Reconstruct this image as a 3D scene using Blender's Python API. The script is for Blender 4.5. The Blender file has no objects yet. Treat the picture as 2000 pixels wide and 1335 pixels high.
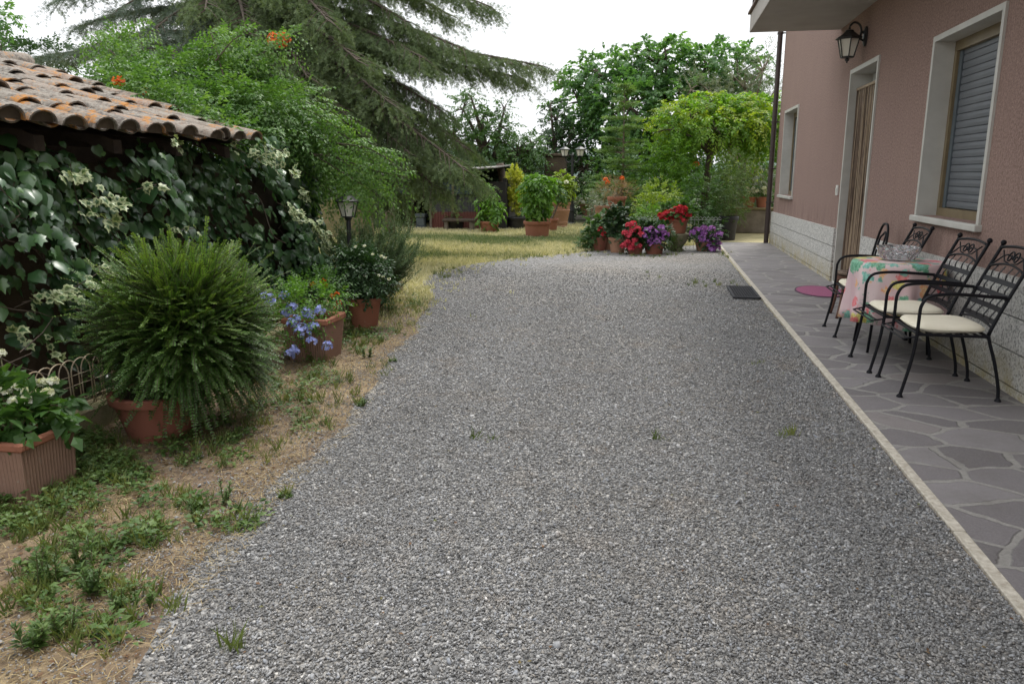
import bpy, math, random
import numpy as np
from math import sin, cos, pi, radians, atan, hypot
random.seed(7); RNG = np.random.default_rng(7)
S = bpy.context.scene
C = S.collection
# ------------------------------------------------------------------ camera
CH = 1.5                                   # eye height
PITCH = atan(327/1500); YAW = atan(290/hypot(1500, 327))
cd = bpy.data.cameras.new('camera'); cam = bpy.data.objects.new('camera', cd); C.objects.link(cam)
cam.location = (0, 0, CH); cam.rotation_euler = (pi/2-PITCH, 0, YAW)
cd.sensor_width = 36; cd.lens = 27; cd.clip_start = .05; cd.clip_end = 4000
S.camera = cam
# ------------------------------------------------------------------ sky and sun
SUN_EL, SUN_AZ = radians(60), radians(18)     # azimuth clockwise from +Y
wd = bpy.data.worlds.new('World'); S.world = wd; wd.use_nodes = True
wn = wd.node_tree; wn.nodes.clear()
sk = wn.nodes.new('ShaderNodeTexSky'); sk.sky_type = 'NISHITA'; sk.sun_disc = False
sk.sun_elevation = SUN_EL; sk.sun_rotation = SUN_AZ; sk.dust_density = 4; sk.air_density = 1.0
hs = wn.nodes.new('ShaderNodeHueSaturation'); hs.inputs['Saturation'].default_value = .18
tcw = wn.nodes.new('ShaderNodeTexCoord'); sxw = wn.nodes.new('ShaderNodeSeparateXYZ'); wn.links.new(tcw.outputs['Generated'], sxw.inputs[0])
rw = wn.nodes.new('ShaderNodeValToRGB'); rw.color_ramp.elements[0].position = 0; rw.color_ramp.elements[0].color = (.40, .41, .42, 1)
rw.color_ramp.elements[1].position = .95; rw.color_ramp.elements[1].color = (1, 1.02, 1.05, 1); el = rw.color_ramp.elements.new(.35); el.color = (.50, .51, .525, 1)
sc0 = wn.nodes.new('ShaderNodeMixRGB'); sc0.blend_type = 'MULTIPLY'; sc0.inputs[0].default_value = 1; sc0.inputs[2].default_value = (27, 27, 27, 1)
wn.links.new(sxw.outputs[2], rw.inputs[0]); wn.links.new(rw.outputs[0], sc0.inputs[1])
mx = wn.nodes.new('ShaderNodeMixRGB'); mx.inputs[0].default_value = .75; wn.links.new(sc0.outputs[0], mx.inputs[2])
bg = wn.nodes.new('ShaderNodeBackground'); bg.inputs['Strength'].default_value = .105
wo = wn.nodes.new('ShaderNodeOutputWorld')
wn.links.new(sk.outputs[0], hs.inputs['Color']); wn.links.new(hs.outputs[0], mx.inputs[1])
wn.links.new(mx.outputs[0], bg.inputs[0]); wn.links.new(bg.outputs[0], wo.inputs[0])
sd = bpy.data.lights.new('sun', 'SUN'); sd.energy = 2.0; sd.angle = radians(12); sd.color = (1, .965, .90)
so = bpy.data.objects.new('sun', sd); C.objects.link(so)
so.rotation_euler = (pi/2-SUN_EL, 0, pi-SUN_AZ)
S.view_settings.view_transform = 'Standard'; S.view_settings.look = 'None'
S.view_settings.exposure = 0.16; S.view_settings.gamma = 1; S.view_settings.use_curve_mapping = False
S.render.engine = 'CYCLES'
S.cycles.max_bounces = 6; S.cycles.diffuse_bounces = 3; S.cycles.transmission_bounces = 5; S.cycles.glossy_bounces = 3
S.cycles.use_denoising = True

# ------------------------------------------------------------------ measuring helpers (photo pixel -> point in the place)
_fw = np.array([-sin(YAW)*cos(PITCH), cos(YAW)*cos(PITCH), -sin(PITCH)])
_rt = np.array([cos(YAW), sin(YAW), 0.]); _up = np.cross(_rt, _fw)
def _ray(u, v): return _fw*1500+_rt*(u-1000)-_up*(v-667.5)
def G(u, v, z=0.):
    d = _ray(u, v); return np.array([0, 0, CH])+d*((z-CH)/d[2])
def PX(u, v, x):
    d = _ray(u, v); return np.array([0, 0, CH])+d*(x/d[0])
def PY(u, v, y):
    d = _ray(u, v); return np.array([0, 0, CH])+d*(y/d[1])
def proj(P):
    Q = np.asarray(P, float)-[0, 0, CH]; z = Q@_fw; z = np.where(np.abs(z) < 1e-6, 1e-6, z)
    return 1000+1500*(Q@_rt)/z, 667.5-1500*(Q@_up)/z
# ------------------------------------------------------------------ object helpers
def tag(o, label=None, cat=None, group=None, kind=None):
    if label: o['label'] = label
    if cat: o['category'] = cat
    if group: o['group'] = group
    if kind: o['kind'] = kind
    return o
def empty(name, loc=(0, 0, 0), rz=0., label=None, cat=None, group=None):
    o = bpy.data.objects.new(name, None); C.objects.link(o); o.location = loc; o.rotation_euler = (0, 0, rz)
    o.empty_display_size = .1
    return tag(o, label, cat, group)
def kids(o): return [c for c in bpy.data.objects if c.parent == o]
def copy_tree(o, parent=None):
    c = o.copy(); C.objects.link(c)
    if parent: c.parent = parent
    for ch in kids(o): copy_tree(ch, c)
    return c
def rebase(e):
    for c in kids(e): c.location = -e.location
def nrm(a):
    a = np.asarray(a, float); n = np.linalg.norm(a, axis=-1, keepdims=True); return a/np.maximum(n, 1e-9)

class MB:
    """collects shapes for ONE mesh object"""
    def __init__(s): s.V = []; s.F = []; s.n = 0; s.A = []; s.E = []
    def add(s, V, F, rnd=None, edge=None):
        V = np.asarray(V, np.float32).reshape(-1, 3)
        if not isinstance(F, np.ndarray):
            by = {}
            for f in F: by.setdefault(len(f), []).append(f)
            Fs = [np.array(x, np.int64) for x in by.values()]
        else: Fs = [F]
        for f in Fs: s.F.append(f+s.n)
        s.V.append(V); s.n += len(V)
        s.A.append(np.full(len(V), .5, np.float32) if rnd is None else np.broadcast_to(np.asarray(rnd, np.float32), (len(V),)).copy())
        s.E.append(np.zeros(len(V), np.float32) if edge is None else np.asarray(edge, np.float32))
        return s
    def box(s, a, b, rnd=None):
        x0, y0, z0 = a; x1, y1, z1 = b
        V = [(x0,y0,z0),(x1,y0,z0),(x1,y1,z0),(x0,y1,z0),(x0,y0,z1),(x1,y0,z1),(x1,y1,z1),(x0,y1,z1)]
        return s.add(V, [(0,3,2,1),(4,5,6,7),(0,1,5,4),(1,2,6,5),(2,3,7,6),(3,0,4,7)], rnd)
    def bbox(s, a, b, r=.01, rnd=None):
        """box with chamfered edges"""
        a = np.array(a, float); b = np.array(b, float); c = (a+b)/2; h = (b-a)/2; r = min(r, h.min()*.9)
        V = []; idx = {}
        for sx in (-1, 1):
            for sy in (-1, 1):
                for sz in (-1, 1):
                    for k in range(3):
                        p = np.array([sx, sy, sz])*(h-r); p[k] += [sx, sy, sz][k]*r
                        idx[(sx, sy, sz, k)] = len(V); V.append(c+p)
        F = []
        for k in range(3):
            i, j = (k+1) % 3, (k+2) % 3
            for sk_ in (-1, 1):
                q = []
                for (si, sj) in ((-1,-1),(1,-1),(1,1),(-1,1)):
                    t = [0]*3; t[k] = sk_; t[i] = si; t[j] = sj; q.append(idx[(*t, k)])
                F.append(tuple(q if sk_ > 0 else q[::-1]))
            for si in (-1, 1):          # edges along k
                for sj in (-1, 1):
                    def I(sk2, ax):
                        t = [0]*3; t[k] = sk2; t[i] = si; t[j] = sj; return idx[(*t, ax)]
                    q = (I(-1, i), I(1, i), I(1, j), I(-1, j)); F.append(q if si*sj < 0 else q[::-1])
        for sx in (-1, 1):
            for sy in (-1, 1):
                for sz in (-1, 1):
                    q = tuple(idx[(sx, sy, sz, k)] for k in range(3)); F.append(q if sx*sy*sz > 0 else q[::-1])
        return s.add(V, F, rnd)
    def tube(s, P, R, n=8, cap=True, rnd=None):
        P = np.asarray(P, float); m = len(P); R = np.broadcast_to(np.asarray(R, float), (m,))
        T = np.gradient(P, axis=0); T = nrm(T)
        up = np.array([0, 0, 1.]) if abs(T[0][2]) < .9 else np.array([1., 0, 0])
        a = nrm(np.cross(T[0], up)); Vs = []
        th = np.arange(n)*2*pi/n
        for k in range(m):
            a = a-T[k]*(a@T[k]); a = a/max(np.linalg.norm(a), 1e-9); b = np.cross(T[k], a)
            Vs.append(P[k]+R[k]*(np.outer(np.cos(th), a)+np.outer(np.sin(th), b)))
        V = np.concatenate(Vs); i = np.arange(n); j = (i+1) % n; F = []
        for k in range(m-1): F.append(np.stack([k*n+i, k*n+j, (k+1)*n+j, (k+1)*n+i], 1))
        s.add(V, np.concatenate(F), rnd)
        if cap and n >= 3:
            base = s.n-len(V)
            s.F.append(np.array([base+np.arange(n)[::-1]])); s.F.append(np.array([base+(m-1)*n+np.arange(n)]))
        return s
    def lathe(s, prof, n=40, c=(0, 0, 0), sx=1., sy=1., rnd=None, ph=0.):
        th = np.arange(n)*2*pi/n+ph; V = []
        for r, z in prof: V += [(c[0]+sx*r*cos(t), c[1]+sy*r*sin(t), c[2]+z) for t in th]
        i = np.arange(n); j = (i+1) % n
        F = [np.stack([k*n+i, k*n+j, (k+1)*n+j, (k+1)*n+i], 1) for k in range(len(prof)-1)]
        return s.add(V, np.concatenate(F), rnd)
    def ball(s, c, r, n=10, rnd=None):
        pr = [(max(1e-4, r*sin(t)), -r*cos(t)) for t in np.linspace(0, pi, n//2+2)]
        return s.lathe(pr, n, c, rnd=rnd)
    def build(s, name, mat, parent=None, smooth=False):
        me = bpy.data.meshes.new(name)
        V = np.concatenate(s.V).astype(np.float32); me.vertices.add(len(V)); me.vertices.foreach_set('co', V.ravel())
        li = np.concatenate([f.ravel() for f in s.F]).astype(np.int32)
        lt = np.concatenate([np.full(len(f), f.shape[1]) for f in s.F]).astype(np.int32)
        me.loops.add(len(li)); me.loops.foreach_set('vertex_index', li)
        ls = np.concatenate([[0], np.cumsum(lt)[:-1]]).astype(np.int32)
        me.polygons.add(len(lt)); me.polygons.foreach_set('loop_start', ls)
        me.polygons.foreach_set('use_smooth', np.full(len(lt), bool(smooth)))
        me.update(calc_edges=True); me.validate()
        a = me.attributes.new('rnd', 'FLOAT', 'POINT'); a.data.foreach_set('value', np.concatenate(s.A).astype(np.float32))
        E = np.concatenate(s.E)
        if E.any(): a = me.attributes.new('edge', 'FLOAT', 'POINT'); a.data.foreach_set('value', E.astype(np.float32))
        if smooth == 'auto': me.set_sharp_from_angle(angle=radians(35))
        me.materials.append(mat)
        o = bpy.data.objects.new(name, me); C.objects.link(o)
        if parent: o.parent = parent
        return o
    def leaves(s, tmpl, loc, d, n, size, rnd, wscale=1.):
        """many copies of a leaf template: d = its length axis, n = its normal"""
        T, F, E = tmpl; loc = np.asarray(loc, float); N = len(loc)
        if N == 0: return s
        d = nrm(np.broadcast_to(d, (N, 3))); n = np.broadcast_to(n, (N, 3)); x = nrm(np.cross(d, n)); z = np.cross(x, d)
        size = np.broadcast_to(np.asarray(size, float), (N,))[:, None, None]
        ws = np.broadcast_to(np.asarray(wscale, float), (N,))[:, None, None]
        V = loc[:, None, :]+size*(T[None, :, 0:1]*ws*x[:, None, :]+T[None, :, 1:2]*d[:, None, :]+T[None, :, 2:3]*z[:, None, :])
        k = len(T); FF = (F[None]+(np.arange(N)*k)[:, None, None]).reshape(-1, F.shape[1])
        rnd = np.repeat(np.broadcast_to(np.asarray(rnd, float), (N,)), k)
        return s.add(V.reshape(-1, 3), FF, rnd, np.tile(E, N))
def tm(V, F, E=None):
    V = np.array(V, float); return V, np.array(F), (np.zeros(len(V)) if E is None else np.array(E, float))
# leaf shapes
LEAF = tm([(0,0,0),(0,.5,.0),(0,1,-.16),(-.24,.42,.07),(.24,.42,.07)], [(0,1,3),(1,2,3),(0,4,1),(1,4,2)])
DIAM = tm([(0,0,0),(.26,.45,.05),(0,1,-.08),(-.26,.45,.05)], [(0,1,2),(0,2,3)])
BLADE = tm([(-.03,0,0),(.03,0,0),(.0,1,-.12),(.025,.5,.02),(-.025,.5,.02)], [(0,1,3),(0,3,4),(4,3,2)])
_o = [(0,0),(.20,-.10),(.42,.10),(.30,.32),(.40,.55),(.16,.62),(0,1.0),(-.16,.62),(-.40,.55),(-.30,.32),(-.42,.10),(-.20,-.10)]
IVY = tm([(0,.35,.05)]+[(x,y,-.10*abs(x)/.4-.10*max(0,y-.5)) for x,y in _o], [(0,i,i % 12+1) for i in range(1,13)], [0]+[1]*12)
_o2 = [(0,0),(.30,-.08),(.50,.20),(.44,.52),(.20,.82),(0,1.05),(-.20,.82),(-.44,.52),(-.50,.20),(-.30,-.08)]
IVYB = tm([(0,.4,.07)]+[(x,y,-.10*abs(x)/.4-.14*max(0,y-.5)) for x,y in _o2], [(0,i,i % 10+1) for i in range(1,11)], [0]+[1]*10)
_f = [(0,0),(.25,.02),(.50,.30),(.28,.42),(.42,.80),(.13,.66),(0,1.0),(-.13,.66),(-.42,.80),(-.28,.42),(-.50,.30),(-.25,.02)]
LOBE = tm([(0,.4,.04)]+[(x,y,-.16*abs(x)-.1*y*y) for x,y in _f], [(0,i,i % 12+1) for i in range(1,13)])
TUFT = tm([(0,0,0),(.55,.7,.1),(.42,.85,.1),(0,0,0),(-.55,.7,.1),(-.42,.85,.1),(0,0,0),(.08,.8,.55),(-.08,.95,.5),(0,0,0),(.08,.8,-.55),(-.08,.95,-.5),(0,0,0),(.1,1.2,0),(-.1,1.2,0)],
          [(0,1,2),(3,5,4),(6,7,8),(9,11,10),(12,13,14)])
def rdir(N, z=(-1, 1)):
    zz = RNG.uniform(z[0], z[1], N); a = RNG.uniform(0, 2*pi, N); r = np.sqrt(1-zz*zz)
    return np.stack([r*np.cos(a), r*np.sin(a), zz], 1)
def sprays(O, D, L, k, droop=.3, spread=.9, mode='pinnate', srnd=None, t0=.1):
    """k leaves along each of N small shoots; returns loc, dir, normal, rnd, t"""
    O = np.asarray(O, float); N = len(O); D = nrm(D); L = np.broadcast_to(np.asarray(L, float), (N,))
    t = np.linspace(t0, 1, k)[None, :, None]
    L3 = L[:, None, None]
    loc = O[:, None]+D[:, None]*L3*t+np.array([0, 0, -1.])*droop*L3*t*t
    tan = nrm(D[:, None]-np.array([0, 0, 2.])*droop*t*.9)
    up = np.broadcast_to(np.array([0, 0, 1.])+RNG.normal(0, .25, (N, 1, 3)), tan.shape)
    side = nrm(np.cross(tan, up)); nn = np.cross(side, tan)
    if mode == 'pinnate':
        sg = np.where(np.arange(k) % 2 == 0, 1., -1.)[None, :, None]
        dr = nrm(tan*(1-spread*.6)+side*sg*spread+RNG.normal(0, .18, tan.shape)-np.array([0, 0, .25]))
        dr[:, -1] = tan[:, -1]; no = nn+RNG.normal(0, .3, nn.shape)
    else:
        a = RNG.uniform(0, 2*pi, (N, k, 1))
        rad = side*np.cos(a)+nn*np.sin(a)
        dr = nrm(tan*(1-spread*.6)+rad*spread+RNG.normal(0, .15, tan.shape)); no = nrm(tan+np.array([0, 0, .8])-rad*.3)
    sr = RNG.uniform(0, 1, N) if srnd is None else np.broadcast_to(srnd, (N,))
    rnd = np.clip(.65*sr[:, None]+.35*RNG.uniform(0, 1, (N, k)), 0, 1)
    return loc.reshape(-1, 3), dr.reshape(-1, 3), no.reshape(-1, 3), rnd.ravel(), np.broadcast_to(t, (N, k, 1)).ravel()
def bez(p0, p1, p2, n=12):
    t = np.linspace(0, 1, n)[:, None]; p0, p1, p2 = map(lambda p: np.asarray(p, float), (p0, p1, p2))
    return (1-t)**2*p0+2*t*(1-t)*p1+t*t*p2
def smooth_path(P, n=24):
    """Catmull-Rom through points"""
    P = np.asarray(P, float); Q = np.vstack([2*P[0]-P[1], P, 2*P[-1]-P[-2]]); out = []
    m = len(P)-1; per = max(2, n//m)
    for i in range(m):
        a, b, c, d = Q[i:i+4]
        for t in np.linspace(0, 1, per, endpoint=(i == m-1)):
            out.append(.5*((2*b)+(-a+c)*t+(2*a-5*b+4*c-d)*t*t+(-a+3*b-3*c+d)*t**3))
    return np.array(out)
def in_blobs(blobs, N, shell=.35):
    """random points inside a set of ellipsoids (centre, radii), biased to their outer part; also the outward direction"""
    w = np.array([np.prod(r)**.8 for c, r in blobs]); w /= w.sum()
    i = RNG.choice(len(blobs), N, p=w); d = rdir(N)
    f = RNG.uniform(shell**3, 1, N)**(1/3)
    c = np.array([b[0] for b in blobs])[i]; r = np.array([b[1] for b in blobs])[i]
    return c+d*r*f[:, None], nrm(d/np.maximum(r, .05)), i, f

# ------------------------------------------------------------------ materials
def NT(name):
    m = bpy.data.materials.new(name); m.use_nodes = True; t = m.node_tree; t.nodes.clear()
    o = t.nodes.new('ShaderNodeOutputMaterial'); b = t.nodes.new('ShaderNodeBsdfPrincipled')
    t.links.new(b.outputs[0], o.inputs[0])
    return m, t, b, o
def node(t, kind, **kw):
    n = t.nodes.new(kind)
    for k, v in kw.items():
        if k in n.inputs: n.inputs[k].default_value = v
        else: setattr(n, k, v)
    return n
def c4(c): return (c[0], c[1], c[2], 1)
def ramp(t, src, stops, interp='LINEAR'):
    r = t.nodes.new('ShaderNodeValToRGB'); r.color_ramp.interpolation = interp
    e = r.color_ramp.elements
    while len(e) < len(stops): e.new(.5)
    for x, (p, c) in zip(e, stops): x.position = p; x.color = c4(c) if len(c) == 3 else c
    if src: t.links.new(src, r.inputs[0])
    return r
def coords(t, scale=(1, 1, 1), which='Object'):
    tc = t.nodes.new('ShaderNodeTexCoord'); mp = node(t, 'ShaderNodeMapping'); mp.inputs['Scale'].default_value = scale
    t.links.new(tc.outputs[which], mp.inputs[0]); return mp.outputs[0]
def noise(t, vec, scale, detail=4, rough=.55):
    n = node(t, 'ShaderNodeTexNoise', Scale=scale, Detail=detail, Roughness=rough); t.links.new(vec, n.inputs['Vector']); return n.outputs['Fac']
def mixc(t, fac, a, b, mode='MIX'):
    m = t.nodes.new('ShaderNodeMixRGB'); m.blend_type = mode
    for s_, v in ((0, fac), (1, a), (2, b)):
        if isinstance(v, (int, float)): m.inputs[s_].default_value = v
        elif isinstance(v, tuple): m.inputs[s_].default_value = c4(v)
        else: t.links.new(v, m.inputs[s_])
    return m.outputs[0]
def math_(t, op, a, b=None, clamp=False):
    m = t.nodes.new('ShaderNodeMath'); m.operation = op; m.use_clamp = clamp
    for s_, v in ((0, a), (1, b)):
        if v is None: continue
        if isinstance(v, (int, float)): m.inputs[s_].default_value = v
        else: t.links.new(v, m.inputs[s_])
    return m.outputs[0]
def bump(t, b, h, strength=.3, dist=.01):
    n = node(t, 'ShaderNodeBump', Strength=strength, Distance=dist); t.links.new(h, n.inputs['Height']); t.links.new(n.outputs[0], b.inputs['Normal'])
def attr(t, name):
    a = t.nodes.new('ShaderNodeAttribute'); a.attribute_name = name; return a.outputs['Fac']
def leafmat(name, dark, mid, light, trans=.35, rough=.5, edge=None, spec=.4):
    m, t, b, o = NT(name)
    r = ramp(t, attr(t, 'rnd'), [(0, dark), (.55, mid), (1, light)])
    col = r.outputs[0]
    if edge is not None:
        nz = noise(t, coords(t), 55, 2)
        f = math_(t, 'ADD', attr(t, 'edge'), math_(t, 'MULTIPLY', math_(t, 'SUBTRACT', nz, .5), .7))
        f2 = ramp(t, f, [(.42, (0, 0, 0)), (.62, (1, 1, 1))]).outputs[0]
        col = mixc(t, f2, col, edge)
    t.links.new(col, b.inputs['Base Color']); b.inputs['Roughness'].default_value = rough
    b.inputs['Specular IOR Level'].default_value = spec
    tr = t.nodes.new('ShaderNodeBsdfTranslucent'); ms = t.nodes.new('ShaderNodeMixShader'); ms.inputs[0].default_value = trans
    tc = mixc(t, 1., col, (1.25, 1.3, .55), 'MULTIPLY')
    t.links.new(tc, tr.inputs[0]); t.links.new(b.outputs[0], ms.inputs[1]); t.links.new(tr.outputs[0], ms.inputs[2]); t.links.new(ms.outputs[0], o.inputs[0])
    return m
def plain(name, a, b_=None, scale=8, rough=.6, bs=.0, bscale=60, metal=0., spec=.5):
    m, t, b, o = NT(name); v = coords(t)
    b_ = b_ or tuple(x*.75 for x in a)
    n = noise(t, v, scale, 5)
    t.links.new(ramp(t, n, [(.32, a), (.68, b_)]).outputs[0], b.inputs['Base Color'])
    b.inputs['Roughness'].default_value = rough; b.inputs['Metallic'].default_value = metal; b.inputs['Specular IOR Level'].default_value = spec
    if bs: bump(t, b, noise(t, v, bscale, 4), bs, .01)
    return m
def glassmat(name, col=(.9, .93, .9), rough=.15, alpha=.35):
    m, t, b, o = NT(name); b.inputs['Base Color'].default_value = c4(col); b.inputs['Roughness'].default_value = rough
    b.inputs['Transmission Weight'].default_value = 1-alpha; b.inputs['IOR'].default_value = 1.2; return m
def terracotta(name, base, pale, amt=.5):
    m, t, b, o = NT(name); v = coords(t)
    n1 = noise(t, v, 5, 6, .65); n2 = noise(t, v, 40, 4)
    f = math_(t, 'ADD', math_(t, 'MULTIPLY', n1, .75), math_(t, 'MULTIPLY', n2, .25))
    dk = tuple(x*.62 for x in base)
    t.links.new(ramp(t, f, [(.3, dk), (.45, base), (.6, base), (.6+.3*(1-amt)+.02, pale)]).outputs[0], b.inputs['Base Color'])
    b.inputs['Roughness'].default_value = .85; bump(t, b, n2, .25, .004); return m

M = {}
M['iron'] = plain('black_iron', (.006, .006, .008), (.011, .011, .014), 30, .45, .15, 140, 0., .16)
M['lampmetal'] = plain('dark_lamp_metal', (.015, .016, .017), (.03, .03, .032), 20, .45)
M['cushion'] = plain('cream_cushion', (.74, .69, .56), (.67, .62, .48), 5, .9, .25, 220)
M['terra'] = terracotta('terracotta', (.31, .125, .075), (.41, .29, .22))
M['terra_dark'] = terracotta('dark_terracotta', (.27, .10, .065), (.34, .18, .13), .35)
M['terra_pale'] = terracotta('pale_terracotta', (.38, .205, .13), (.55, .42, .32), .7)
M['terra_grey'] = terracotta('greyed_terracotta', (.27, .165, .12), (.36, .30, .24), .75)
M['urn'] = terracotta('mossy_stone', (.20, .19, .12), (.36, .33, .23), .5)
M['blackplastic'] = plain('black_plastic', (.015, .015, .018), (.025, .025, .03), 8, .5)
M['soil'] = plain('soil', (.05, .035, .022), (.09, .065, .04), 30, .95, .6, 60)
M['bark'] = plain('bark', (.10, .075, .055), (.05, .037, .027), 14, .9, .8, 40)
M['bark_pale'] = plain('pale_bark', (.22, .18, .13), (.12, .095, .07), 14, .9, .6, 40)
M['stem'] = plain('green_stem', (.08, .09, .03), (.11, .10, .05), 20, .7)
M['concrete'] = plain('concrete', (.27, .25, .22), (.17, .155, .13), 5, .9, .5, 50)
M['mossy'] = plain('mossy_kerb_stone', (.27, .22, .135), (.15, .145, .065), 7, .95, .7, 50)
M['wood'] = plain('weathered_wood', (.20, .165, .13), (.11, .09, .07), 12, .85, .3, 60)
M['darkwood'] = plain('dark_wood', (.055, .038, .027), (.03, .02, .015), 10, .8, .3, 60)
M['rust'] = plain('rusty_wire', (.36, .26, .16), (.50, .45, .34), 40, .7)
M['wire'] = plain('grey_wire', (.28, .29, .28), (.4, .4, .38), 40, .5)
M['pane'] = glassmat('lantern_glass', (.85, .82, .72), .35, .75)
# ---- gravel ground
m, t, b, o = NT('gravel_bed'); v = coords(t)
vo = node(t, 'ShaderNodeTexVoronoi', Scale=75.); t.links.new(v, vo.inputs['Vector'])
sep = t.nodes.new('ShaderNodeSeparateColor'); t.links.new(vo.outputs['Color'], sep.inputs[0])
r1 = ramp(t, sep.outputs[0], [(0, (.06, .058, .056)), (.35, (.165, .161, .156)), (.7, (.30, .295, .286)), (.93, (.40, .395, .385)), (1, (.60, .595, .58))])
big = noise(t, v, .55, 4); med = noise(t, v, 3.5, 5)
gcol = mixc(t, ramp(t, big, [(.42, (0, 0, 0)), (.66, (.45, .45, .45))]).outputs[0], r1.outputs[0], mixc(t, 1., r1.outputs[0], (1.15, 1.02, .84), 'MULTIPLY'))
gcol = mixc(t, ramp(t, med, [(.56, (0, 0, 0)), (.72, (.35, .35, .35))]).outputs[0], gcol, mixc(t, 1., gcol, (1.0, .86, .66), 'MULTIPLY'))
t.links.new(gcol, b.inputs['Base Color']); b.inputs['Roughness'].default_value = .8
bump(t, b, math_(t, 'SUBTRACT', 1., vo.outputs['Distance']), .9, .02); M['gravel'] = m
m, t, b, o = NT('gravel_pebble'); v = coords(t)
r1 = ramp(t, attr(t, 'rnd'), [(0, (.055, .054, .053)), (.22, (.14, .138, .136)), (.45, (.255, .252, .248)), (.62, (.34, .34, .342)), (.74, (.29, .258, .215)), (.84, (.40, .396, .388)), (.92, (.29, .31, .345)), (.97, (.50, .49, .48)), (1, (.74, .73, .72))])
pc = mixc(t, math_(t, 'MULTIPLY', noise(t, v, 180, 2), .5), r1.outputs[0], (.12, .118, .115))
pc = mixc(t, ramp(t, noise(t, v, 2.3, 5, .65), [(.55, (0, 0, 0)), (.75, (.55, .55, .55))]).outputs[0], pc, mixc(t, 1., pc, (1.1, .86, .62), 'MULTIPLY'))
pc = mixc(t, ramp(t, noise(t, coords(t, (1.1, .16, 1)), 1.6, 3, .5), [(.42, (.30, .30, .30)), (.62, (0, 0, 0))]).outputs[0], pc, (.13, .128, .125))
t.links.new(pc, b.inputs['Base Color'])
b.inputs['Roughness'].default_value = .75; M['pebble'] = m
# ---- soil and dry grass ground
m, t, b, o = NT('dry_ground'); v = coords(t)
n1 = noise(t, v, 1.3, 6, .65); n2 = noise(t, v, 14, 6, .7); n3 = noise(t, v, .45, 3); n4 = noise(t, v, 90, 3, .7)
straw = ramp(t, n2, [(.3, (.13, .09, .055)), (.5, (.26, .19, .11)), (.68, (.40, .32, .19))]).outputs[0]
dirt = ramp(t, n2, [(.3, (.07, .048, .034)), (.55, (.145, .10, .068)), (.72, (.24, .185, .13))]).outputs[0]
lawn = ramp(t, n4, [(.3, (.26, .22, .11)), (.5, (.40, .35, .19)), (.7, (.52, .46, .28))]).outputs[0]
green = ramp(t, n4, [(.3, (.05, .07, .02)), (.7, (.13, .16, .05))]).outputs[0]
near = mixc(t, ramp(t, n1, [(.40, (0, 0, 0)), (.60, (1, 1, 1))]).outputs[0], dirt, straw)
far_ = mixc(t, ramp(t, n1, [(.52, (0, 0, 0)), (.64, (.7, .7, .7))]).outputs[0], lawn, green)
sx = t.nodes.new('ShaderNodeSeparateXYZ'); t.links.new(v, sx.inputs[0])
fy = math_(t, 'MULTIPLY', math_(t, 'SUBTRACT', sx.outputs[1], 7.5), .35, True)
fz = math_(t, 'MULTIPLY', math_(t, 'SUBTRACT', sx.outputs[1], 22.5), .5, True)
t.links.new(mixc(t, fz, mixc(t, fy, near, far_), mixc(t, n1, (.035, .045, .02), (.07, .075, .03))), b.inputs['Base Color']); b.inputs['Roughness'].default_value = .95
bump(t, b, n2, .7, .03); M['ground'] = m
# ---- crazy paving
m, t, b, o = NT('crazy_paving'); v = coords(t, (1, 1, 1))
nzv = node(t, 'ShaderNodeTexNoise', Scale=2.2, Detail=3.); t.links.new(v, nzv.inputs['Vector'])
wv = t.nodes.new('ShaderNodeVectorMath'); wv.operation = 'MULTIPLY_ADD'; t.links.new(nzv.outputs['Color'], wv.inputs[0]); wv.inputs[1].default_value = (.16, .16, 0); t.links.new(v, wv.inputs[2])
sc_ = t.nodes.new('ShaderNodeVectorMath'); sc_.operation = 'MULTIPLY'; t.links.new(wv.outputs[0], sc_.inputs[0]); sc_.inputs[1].default_value = (2.35, 3.5, 0)
ve = node(t, 'ShaderNodeTexVoronoi', feature='DISTANCE_TO_EDGE', Scale=1.); ve.voronoi_dimensions = '2D'
vf = node(t, 'ShaderNodeTexVoronoi', feature='F1', Scale=1.); vf.voronoi_dimensions = '2D'
for q in (ve, vf): t.links.new(sc_.outputs[0], q.inputs['Vector'])
sep = t.nodes.new('ShaderNodeSeparateColor'); t.links.new(vf.outputs['Color'], sep.inputs[0])
fine = noise(t, v, 45, 5, .7); mid_ = noise(t, v, 5, 5)
st = ramp(t, sep.outputs[0], [(0, (.105, .095, .101)), (.3, (.165, .15, .158)), (.6, (.205, .188, .196)), (.85, (.265, .248, .252)), (1, (.215, .185, .175))]).outputs[0]
st = mixc(t, math_(t, 'MULTIPLY', mid_, .4), st, (.19, .175, .168)); st = mixc(t, ramp(t, noise(t, v, 110, 4, .8), [(.45, (0, 0, 0)), (.7, (.6, .6, .6))]).outputs[0], st, (.25, .235, .225)); st = mixc(t, math_(t, 'MULTIPLY', fine, .35), st, (.09, .08, .082))
gr = ramp(t, fine, [(.3, (.20, .19, .175)), (.7, (.31, .297, .275))]).outputs[0]
ed = math_(t, 'ADD', math_(t, 'ADD', ve.outputs['Distance'], math_(t, 'MULTIPLY', math_(t, 'SUBTRACT', fine, .5), .05)), math_(t, 'MULTIPLY', math_(t, 'SUBTRACT', mid_, .5), .07))
ed = math_(t, 'ADD', ed, math_(t, 'MULTIPLY', math_(t, 'SUBTRACT', noise(t, v, 17, 3), .5), .06))
ef = ramp(t, ed, [(.040, (0, 0, 0)), (.058, (1, 1, 1))]).outputs[0]
fl_ = mixc(t, ef, gr, st)
fl_ = mixc(t, ramp(t, noise(t, v, 1.7, 6, .7), [(.5, (0, 0, 0)), (.72, (.5, .5, .5))]).outputs[0], fl_, (.115, .105, .095))
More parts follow.
